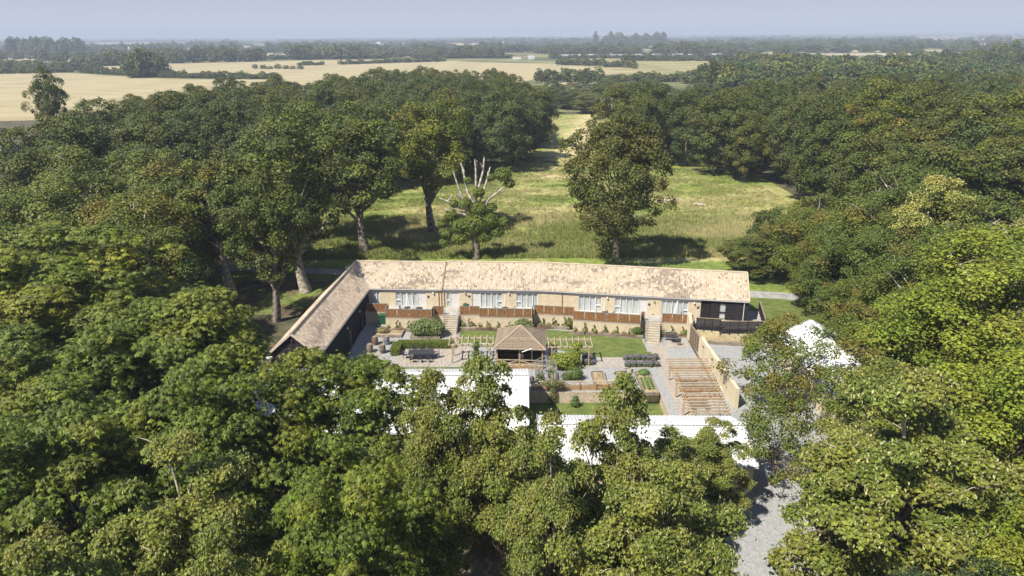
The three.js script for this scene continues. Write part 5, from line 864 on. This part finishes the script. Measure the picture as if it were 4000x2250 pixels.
{
  const g = thing('slatted_pergola', 'long timber pergola of many slats against the cream wall', 'pergola', [17.7, 0, -61.2]), r = rng(71), N = 22;
  for (let i = 0; i < N; i++) { const z = -5.6 + i * 0.535, j = (r() - 0.5) * 0.2; BEAM(V(-2.15 + j + i * -0.012, 2.42, z), V(2.05 + j * 0.5 - i * 0.045, 2.42, z + (r() - 0.5) * 0.06), 0.09, 0.15).build('slat', M.timber[[1, 1, 0, 1, 2][Math.floor(r() * 5)]], g); }
  for (const x of [-1.75, 1.55]) { BEAM(V(x, 2.26, -5.9), V(x - 0.35, 2.26, 6.0), 0.09, 0.17).build('beam', M.timber[0], g); for (const z of [-5.5, -1.8, 1.8, 5.5]) BOX(x - 0.18 - z * 0.03 + 0.02, x - 0.06 - z * 0.03 + 0.02, 0.02, 2.18, z - 0.06, z + 0.06).build('post', M.timber[0], g); }
  for (const z of [-3.4, 0.3, 4.0]) { const t = thing('picnic_table', ['dark table under the far end of the long pergola', 'dark table under the middle of the long pergola', 'dark table under the near end of the long pergola'][z < -2 ? 0 : z < 2 ? 1 : 2], 'table', [17.6, 0.05, -61.2 + z]); for (let i = 0; i < 5; i++) piece('top_board', M.sleeper[2], t, 0, 0.74, -0.32 + i * 0.16, 1.7, 0.04, 0.15); for (const s of [-1, 1]) { piece('seat_board', M.sleeper[0], t, 0, 0.44, s * 0.75, 1.7, 0.04, 0.26); piece('trestle', M.sleeper[2], t, s * 0.65, 0.36, 0, 0.08, 0.72, 1.5); } }
}
{
  const g = thing('gazebo', 'timber gazebo with pyramid board roof and crossed railings in the garden', 'gazebo', [0.93, 0, -72.2], -0.07), E = 2.32, A = 3.95, hw = 2.72, hd = 2.75, nB = 15;
  const roof = new THREE.Group(); roof.name = 'roof'; g.add(roof); const r = rng(81);
  for (let f = 0; f < 4; f++) { const c = Math.cos(f * Math.PI / 2), s = Math.sin(f * Math.PI / 2), at = (x, z, y) => V(x * c + z * s, y, -x * s + z * c); for (let i = 0; i < nB; i++) { const k0 = 1 - i / nB, k1 = 1 - (i + 1.02) / nB, kk = Math.max(0, k1), y0 = E + (A - E) * (1 - k0), y1 = E + (A - E) * (1 - kk); const o = new MB(), t = 0.05; o.quad(at(-hw * k0, hd * k0, y0 + t), at(hw * k0, hd * k0, y0 + t), at(hw * kk, hd * kk, y1 + 0.005), at(-hw * kk, hd * kk, y1 + 0.005)); o.quad(at(-hw * k0, hd * k0, y0 - 0.01), at(hw * k0, hd * k0, y0 - 0.01), at(hw * k0, hd * k0, y0 + t), at(-hw * k0, hd * k0, y0 + t)); o.build('roof_board', M.greyTimber[Math.floor(r() * 3)], roof); } BEAM(at(-hw - 0.03, hd + 0.03, E + 0.06), at(0, 0, A + 0.06), 0.11, 0.06).build('hip_board', M.timber[1], roof); }
  for (const [x, z] of [[-1, 1], [0, 1], [1, 1], [-1, -1], [1, -1], [0, -1]]) BOX(x * 2.4 - 0.07, x * 2.4 + 0.07, 0, E, z * 2.4 - 0.07, z * 2.4 + 0.07).build('post', M.timber[0], g);
  for (let i = 0; i < 12; i++) piece('floor_board', M.timber[i % 3], g, 0, 0.07, -2.3 + i * 0.42, 4.9, 0.1, 0.4);
  BOX(-2.3, 2.3, 0.1, E - 0.05, -2.46, -2.42).build('back_panel', M.blackB, g); for (const s of [-1, 1]) BOX(s * 2.44 - 0.02, s * 2.44 + 0.02, 0.1, E - 0.05, -2.4, 1.2).build('side_panel', M.blackB, g);
  for (const [a, b] of [[-2.35, -0.05], [0.05, 2.35]]) { BEAM(V(a, 1.0, 2.42), V(b, 1.0, 2.42), 0.09, 0.06).build('top_rail', M.timber[1], g); BEAM(V(a, 0.22, 2.42), V(b, 0.22, 2.42), 0.06, 0.07).build('bottom_rail', M.timber[0], g); BEAM(V(a, 0.25, 2.41), V(b, 0.97, 2.41), 0.05, 0.07).build('cross_rail', M.timber[1], g); BEAM(V(a, 0.97, 2.44), V(b, 0.25, 2.44), 0.05, 0.07).build('cross_rail', M.timber[1], g); BEAM(V(a, 0.6, 2.38), V(b, 0.6, 2.38), 0.04, 0.07).build('middle_rail', M.timber[0], g); }
  { const s = thing('swing_seat', 'cream cushioned seat inside the gazebo', 'seat', [0.9, 0.12, -71.0]); piece('seat', M.curtain, s, 0, 0.4, 0, 0.6, 0.15, 0.5); piece('back', M.curtain, s, 0, 0.7, -0.22, 0.6, 0.5, 0.1); piece('plinth', M.timber[0], s, 0, 0.16, 0, 0.5, 0.32, 0.4); }
}
{ // greenhouse of aluminium bars and panes
  const g = thing('greenhouse', 'small aluminium greenhouse with sloping glass beside the fence', 'greenhouse', [3.42, 0.02, -67.0]), w = 1.08, d = 1.5, e = 1.5, A = 2.1;
  const bar = (a, b, n = 'bar') => BEAM(a, b, 0.045, 0.045).build(n, M.steel, g), pane = (a, b, c, e2) => new MB().quad(a, b, c, e2).build('pane', M.glass, g);
  for (const x of [-w, w]) { for (const z of [-d, -0.5, 0.5, d]) { bar(V(x, 0, z), V(x, e, z), 'upright'); bar(V(x, e, z), V(0, A, z), 'rafter'); } bar(V(x, e, -d), V(x, e, d), 'eave_bar'); bar(V(x, 0.03, -d), V(x, 0.03, d), 'sill_bar'); }
  bar(V(0, A, -d), V(0, A, d), 'ridge_bar');
  for (const z of [-d, d]) { bar(V(-w, e, z), V(w, e, z), 'tie_bar'); bar(V(-w, 0.03, z), V(w, 0.03, z), 'sill_bar'); for (const x of [-0.36, 0.36]) bar(V(x, 0, z), V(x, e, z), 'upright'); for (let i = 0; i < 3; i++) pane(V(-w + i * 0.72, 0.05, z), V(-w + i * 0.72 + 0.72, 0.05, z), V(-w + i * 0.72 + 0.72, e, z), V(-w + i * 0.72, e, z)); pane(V(-w, e, z), V(w, e, z), V(0.01, A, z), V(-0.01, A, z)); }
  for (let i = 0; i < 3; i++) { const z0 = -d + i, z1 = z0 + 1; for (const s of [-1, 1]) { pane(V(s * w, 0.05, z0), V(s * w, 0.05, z1), V(s * w, e, z1), V(s * w, e, z0)); pane(V(s * w, e, z1), V(s * w, e, z0), V(0, A, z0), V(0, A, z1)); } }
  piece('bench', M.greyTimber[2], g, -0.75, 0.7, 0, 0.5, 0.05, 2.6); piece('bench', M.greyTimber[2], g, 0.75, 0.7, 0, 0.5, 0.05, 2.6);
  plant('tomato_plant', 'green plants inside the greenhouse on the near side', 'plant', [2.8, 0.03, -66.2], leafyGeo(61, [[0, 0.6, 0, 0.35, 0.6, 0.4]], 800, 0.14, PG.fresh)); plant('tomato_plant', 'green plants inside the greenhouse on the far side', 'plant', [4.0, 0.03, -67.4], leafyGeo(62, [[0, 0.6, 0, 0.35, 0.6, 0.6]], 900, 0.14, PG.fresh));
}
{ // fence above the sunken lawn
  const f = thing('slatted_fence', 'timber fence with crossed rails above the sunken lawn wall', 'fence', [1.9, 0, -64.75]); const L = 9.6, n = 6;
  BEAM(V(0, 1.0, 0), V(L, 1.0, 0), 0.12, 0.06).build('top_rail', M.timber[1], f); BEAM(V(0, 0.58, 0), V(L, 0.58, 0), 0.05, 0.08).build('middle_rail', M.timber[2], f);
  for (let k = 0; k < 4; k++) BEAM(V(0, 0.1 + k * 0.12, 0.03), V(L, 0.1 + k * 0.12, 0.03), 0.03, 0.1).build('slat', M.timber[k % 2 ? 2 : 0], f);
  for (let i = 0; i <= n; i++) { const x = L * i / n; BOX(x - 0.05, x + 0.05, i === 2 ? -0.9 : 0, 0.98, 0.05, 0.15).build('post', M.timber[2], f); if (i < n) { const x1 = L * (i + 1) / n; BEAM(V(x, i % 2 ? 0.94 : 0.62, 0.02), V(x1, i % 2 ? 0.62 : 0.94, 0.02), 0.04, 0.07).build('cross_rail', M.timber[1], f); } }
}
{ const m = thing('aerial_mast', 'thin grey mast with a slanting tube in front of the gazebo', 'mast', [1.95, 0, -65.6]); TUBE([V(0, 0, 0), V(0, 4.4, 0)], [0.03, 0.022], 6).build('pole', M.galv, m); TUBE([V(0, 4.2, 0), V(-1.0, 3.85, 0.1)], [0.05, 0.05], 7).build('arm', M.steel, m); const k = thing('thin_mast', 'thin grey mast behind the greenhouse', 'mast', [3.6, 0, -69.0]); TUBE([V(0, 0, 0), V(0, 3.0, 0)], [0.025, 0.02], 6).build('pole', M.galv, k); TUBE([V(0, 0, 0), V(0, 0.12, 0)], [0.08, 0.06], 8).build('foot', M.dark, k); }
{ const b = thing('kettle_bin', 'dark rounded bin beside the greenhouse', 'bin', [2.0, 0.02, -66.3]); meshOf('body', new THREE.LatheGeometry([[0.001, 0], [0.22, 0], [0.26, 0.3], [0.24, 0.55], [0.001, 0.55]].map(([x, y]) => new THREE.Vector2(x, y)), 14), M.dark, b); meshOf('lid', new THREE.SphereGeometry(0.25, 14, 6, 0, 6.283, 0, 1.57).translate(0, 0.54, 0), M.iron, b);
  const c = thing('wheelie_bin', 'dark bin standing behind the cream garden wall', 'bin', [21.4, 0.03, -69.9]); piece('body', M.dark, c, 0, 0.5, 0, 0.55, 1.0, 0.6); piece('lid', M.iron, c, 0, 1.03, 0, 0.6, 0.06, 0.65); }
// logs in the meadow
{ const r = rng(91); [[33.6, -150, 3.4, 'heap of pale felled logs in the meadow right of the oak'], [39.0, -146.4, 1.6, 'small grey stump and log in the meadow near the wood edge']].forEach(([x, z, s, l]) => { const t = thing('log_pile', l, 'logs', [x, 0, z]); for (let i = 0; i < 7; i++) { const a = r() * 1.2 - 0.6, px = (r() - 0.5) * s, pz = (r() - 0.5) * 0.8, le = s * (0.4 + 0.3 * r()), rr = 0.12 + r() * 0.13; TUBE([V(px - Math.cos(a) * le / 2, rr + (i > 4 ? 0.25 : 0), pz - Math.sin(a) * le / 2), V(px + Math.cos(a) * le / 2, rr + (i > 4 ? 0.35 : 0), pz + Math.sin(a) * le / 2)], [rr, rr * 0.8], 7).build('log', M.deadwood, t); } }); }
{ [[50.5, -160], [44, -170], [54, -150]].forEach(([x, z]) => { const t = thing('fence_post', 'thin pale fence post at the edge of the right hand wood', 'post', [x, 0, z], 0, 'fence posts along the wood edge'); TUBE([V(0, 0, 0), V(0, 1.5, 0)], [0.06, 0.05], 6).build('shaft', M.deadwood, t); TUBE([V(0, 1.5, 0), V(0, 1.56, 0)], [0.065, 0.02], 6).build('cap', M.greyTimber[2], t); }); }

// ───────────────────────── far country
{
  const r = rng(810), m4 = new THREE.Matrix4(), q = new THREE.Quaternion(), up = V(0, 1, 0), col = new THREE.Color();
  const mass = (name, label, pts, group) => { // pts: [x, z, h, r, tone]; one object per far mass, three crown shapes
    const g = new THREE.Group(); g.name = numbered(name); g.userData = { kind: 'stuff', label, category: 'trees' }; scene.add(g);
    for (let v = 0; v < 3; v++) {
      const P = pts.filter((_, i) => i % 3 === v); if (!P.length) continue;
      const im = new THREE.InstancedMesh(FAR[v].crown, LMfar, P.length);
      P.forEach(([x, z, h, rr, t], i) => { im.setMatrixAt(i, m4.compose(V(x, 0, z), q.setFromAxisAngle(up, r() * 6.28), V(rr / 6.5, h / 14, rr / 6.5))); const k = 0.6 + 0.65 * r(); col.setRGB(k * (0.95 + t * 0.35), k * (1 + t * 0.15), k); im.setColorAt(i, col); });
      im.name = 'crowns'; im.userData.kind = 'stuff'; shadows(im); g.add(im);
    }
  };
  const LMfar = leafMat([1.0, 1.0, 1.05], 0.2);
  const line = (a, b, step, h, rr, jit = 2) => { const L = Math.hypot(b[0] - a[0], b[1] - a[1]), n = Math.max(1, Math.round(L / step)), out = []; for (let i = 0; i <= n; i++) { const s = i / n, k = 0.7 + 0.6 * r(); out.push([a[0] + (b[0] - a[0]) * s + (r() - 0.5) * jit, a[1] + (b[1] - a[1]) * s + (r() - 0.5) * jit, h * k, rr * (0.8 + 0.4 * r()), r() - 0.5]); } return out; };
  const HEDGES = [
    ['hedge along the top of the golden field at the left edge', [-620, -690], [-448, -768], 4, 5.5, 4], ['hedge between the two golden fields on the left', [-430, -758], [-295, -664], 4, 5.5, 4], ['hedge below the pale willow clump', [-305, -660], [-195, -622], 4, 5, 4],
    ['thin hedge across the middle of the far golden field', [-211, -940], [-92, -1031], 5, 5, 4.5], ['short hedge in the far golden field', [-255, -914], [-230, -927], 5, 4.5, 4], ['broken low hedge in the far golden field', [-281, -833], [-227, -814], 9, 4, 3.6],
    ['hedge clump in the pasture right of the golden field', [58, -884], [103, -856], 5, 7, 5], ['short hedge beside the lone round bush', [102, -821], [120, -812], 5, 5.5, 4.5], ['belt of bushes at the near edge of the golden field', [22, -560], [66, -566], 5, 9, 5.5],
    ['row of bushes right of the small golden triangle', [72, -560], [125, -560], 6, 6, 5], ['hedge below the caravans', [150, -1010], [260, -990], 6, 6, 5], ['long hedge under the caravans', [60, -1130], [330, -1120], 6, 6, 5],
  ];
  for (const [label, a, b, st, h, rr] of HEDGES) mass('hedgerow', label, line(a, b, st, h, rr));
  const clump = (cx, cz, n, sx, sz, h, rr) => { const o = []; for (let i = 0; i < n; i++) o.push([cx + gs(r) * sx, cz + gs(r) * sz, h * (0.75 + 0.5 * r()), rr * (0.8 + 0.5 * r()), r() - 0.5]); return o; };
  mass('tree_clump', 'pale grey green willow clump between the golden fields', clump(-325, -668, 16, 12, 10, 21, 8));
  mass('tree_clump', 'tall dark poplar block near the horizon on the left', clump(-965, -1560, 60, 60, 30, 28, 8));
  mass('tree_clump', 'dark wood behind the golden fields on the left', clump(-500, -960, 40, 40, 20, 15, 8));
  mass('tree_clump', 'belt of dark trees along the top of the far golden field', line([-470, -1020], [-360, -1085], 6, 15, 8, 14));
  mass('tree_clump', 'three great dark round trees behind the golden field', [[-318, -1140, 20, 15, 0], [-270, -1150, 21, 16, 0], [-240, -1150, 20, 15, 0], [-295, -1150, 14, 9, 0], [-255, -1158, 15, 9, 0]]);
  mass('tree_clump', 'scrubby hedge and trees at the left edge of the fields', clump(-520, -820, 46, 60, 30, 9, 6));
  mass('tree_clump', 'tall straight poplar row near the horizon', line([290, -2350], [480, -2380], 12, 34, 12, 10));
  mass('tree_clump', 'lone round bush in the pasture', [[124, -800, 13, 8, 0], [128, -783, 6, 4, 0.2]]);
  mass('tree_clump', 'tall slim tree at the horizon', [[256, -2300, 40, 9, 0]]);
  mass('tree_clump', 'dark tall conifers in the wood by the right edge', clump(520, -760, 22, 40, 40, 21, 6));
  mass('tree_clump', 'pale yellow green tree in the far right wood', [[215, -600, 17, 12, 1.8], [228, -600, 15, 9, 1.6]]);
  // farther wood behind the right hand wood
  const wood = []; for (let i = 0; i < 3000; i++) { const x = 120 + r() * 560, d = 255 + Math.pow(r(), 1.2) * 460 + x * 0.12; if (x < 120 + Math.max(0, d - 520) * 0.42 && d > 480) continue; const nn = fbm(x / 60, d / 60, 77, 3); if (r() > 0.35 + nn) continue; wood.push([x, -d, (6.5 + r() * 7) * (0.6 + nn), 4.5 + r() * 4.5, (fbm(x / 30, d / 40, 78, 2) - 0.5) * 3 + r() - 0.6]); }
  mass('far_wood', 'far wood stretching away behind the right hand wood', wood);
  // broken belts of trees out to the horizon
  const belts = [];
  const inField = (x, z) => FIELDS.some(([, P]) => { let c = false; for (let i = 0, j = P.length - 1; i < P.length; j = i++) if ((P[i][1] > z) !== (P[j][1] > z) && x < (P[j][0] - P[i][0]) * (z - P[i][1]) / (P[j][1] - P[i][1]) + P[i][0]) c = !c; return c; });
  for (let i = 0; i < 430; i++) {
    const d = 1150 * Math.pow(7.4, Math.pow(r(), 0.8)), cx = (r() - 0.5) * 1.75 * d, L = (0.02 + 0.07 * r()) * d, n = 8 + Math.floor(r() * 16), h = 4.5 + r() * r() * 15;
    for (let k = 0; k < n; k++) { const x = cx + (k / n - 0.5) * L * 2, z = -d + (r() - 0.5) * 0.03 * d; if (inField(x, z)) continue; if (x > -480 && x < 130 && z > -1160) continue; belts.push([x, z, h * (0.7 + 0.6 * r()), (6 + r() * 5) * (1 + d / 3500), r() - 0.5]); }
  }
  for (let i = 0; i < 230; i++) { // groups of round trees standing in the fields
    const d = 1120 * Math.pow(3.2, r()), cx = (r() - 0.5) * 1.6 * d, n = 2 + Math.floor(r() * 7), h = 10 + r() * 9;
    for (let k = 0; k < n; k++) { const x = cx + gs(r) * n * 5, z = -d + gs(r) * 12; if (x > -480 && x < 130 && z > -1160) continue; belts.push([x, z, h * (0.7 + 0.5 * r()), 6 + r() * 4, r() - 0.5]); }
  }
  for (let b = 0; b < 4; b++) mass('tree_belt', ['nearer', 'middle', 'farther', 'faintest'][b] + ' belts of trees and hedges on the plain towards the horizon', belts.filter(([, z]) => { const k = Math.min(3, Math.floor(Math.log(-z / 1000) / Math.log(1.68))); return Math.max(0, k) === b; }));
  // low rise closing the horizon
  const b = new MB(); let prev = null;
  for (let i = 0; i <= 60; i++) { const x = -8600 + i * 287, hh = 8 + 26 * fbm(i / 7, 3, 905, 3) + Math.max(0, x / 700); const p = [V(x, 0, -8300), V(x, hh, -8700), V(x, 0, -8950)]; if (prev) { b.quad(prev[0], p[0], p[1], prev[1]); b.quad(prev[1], p[1], p[2], prev[2]); } prev = p; }
  struct(b.build('hills', mat([0.07, 0.09, 0.05], 0.98)));
}
// caravans, sheds and houses far off: each a box body with a roof
function farBuilding(name, label, cat, x, z, w, d, h, roofM, wallM, turn, group, pitch = 0.35) {
  const g = thing(name, label, cat, [x, 0.05, z], turn, group), rh = d * pitch;
  BOX(-w / 2, w / 2, 0, h, -d / 2, d / 2).build('wall', wallM, g);
  new MB().quad(V(-w / 2 - 0.2, h, d / 2 + 0.2), V(w / 2 + 0.2, h, d / 2 + 0.2), V(w / 2 + 0.2, h + rh, 0), V(-w / 2 - 0.2, h + rh, 0)).quad(V(-w / 2 - 0.2, h + rh, 0), V(w / 2 + 0.2, h + rh, 0), V(w / 2 + 0.2, h, -d / 2 - 0.2), V(-w / 2 - 0.2, h, -d / 2 - 0.2)).tri(V(w / 2, h, d / 2), V(w / 2, h, -d / 2), V(w / 2, h + rh, 0)).tri(V(-w / 2, h, -d / 2), V(-w / 2, h, d / 2), V(-w / 2, h + rh, 0)).build('roof', roofM, g);
}
{
  const r = rng(911), redRoof = mat([0.28, 0.13, 0.08], 0.9), grey = mat([0.42, 0.43, 0.44], 0.8), pale = mat([0.72, 0.70, 0.66], 0.8);
  for (let i = 0; i < 30; i++) { const x = 86 + i * 10.5 + r() * 6; farBuilding('caravan', 'white holiday caravan in the park beyond the pasture', 'caravan', x, -1205 - r() * 45, 8 + r() * 3, 3.2, 2.9, M.white, M.white, (r() - 0.5) * 0.7, 'caravans in the park beyond the fields', 0.12); }
  [[9, -1112, 12, 'pale shed left of the caravans with a reddish roof', redRoof], [30, -1108, 9, 'small pale shed beside the reddish roofed one', grey], [-1258, -2381, 40, 'long pale shed near the horizon on the left', pale], [-1163, -2350, 30, 'short pale shed near the horizon on the left', pale]].forEach(([x, z, w, l, m]) => farBuilding('shed', l, 'shed', x, z, w, 6, 3.5, m, M.white, 0.1, null, 0.25));
  farBuilding('house', 'white gabled house among trees on the right', 'house', 262, -640, 13, 9, 6, pale, M.white, 0.6, null, 0.5); farBuilding('house', 'low white house with grey roof among trees on the right', 'house', 312, -668, 16, 9, 5, grey, M.white, -0.1, null, 0.35);
  farBuilding('barn', 'grey roofed shed at the left edge among trees', 'shed', -134, -181, 18, 12, 6.5, grey, M.white, 0.15, null, 0.2);
  for (let i = 0; i < 16; i++) farBuilding('far_house', 'tiny pale house on the plain near the horizon', 'house', -900 + i * 170 + r() * 90, -2900 - r() * 1400, 14, 9, 5, i % 2 ? redRoof : pale, pale, r(), 'tiny houses near the horizon', 0.45);
}
renderer.render(scene, camera);
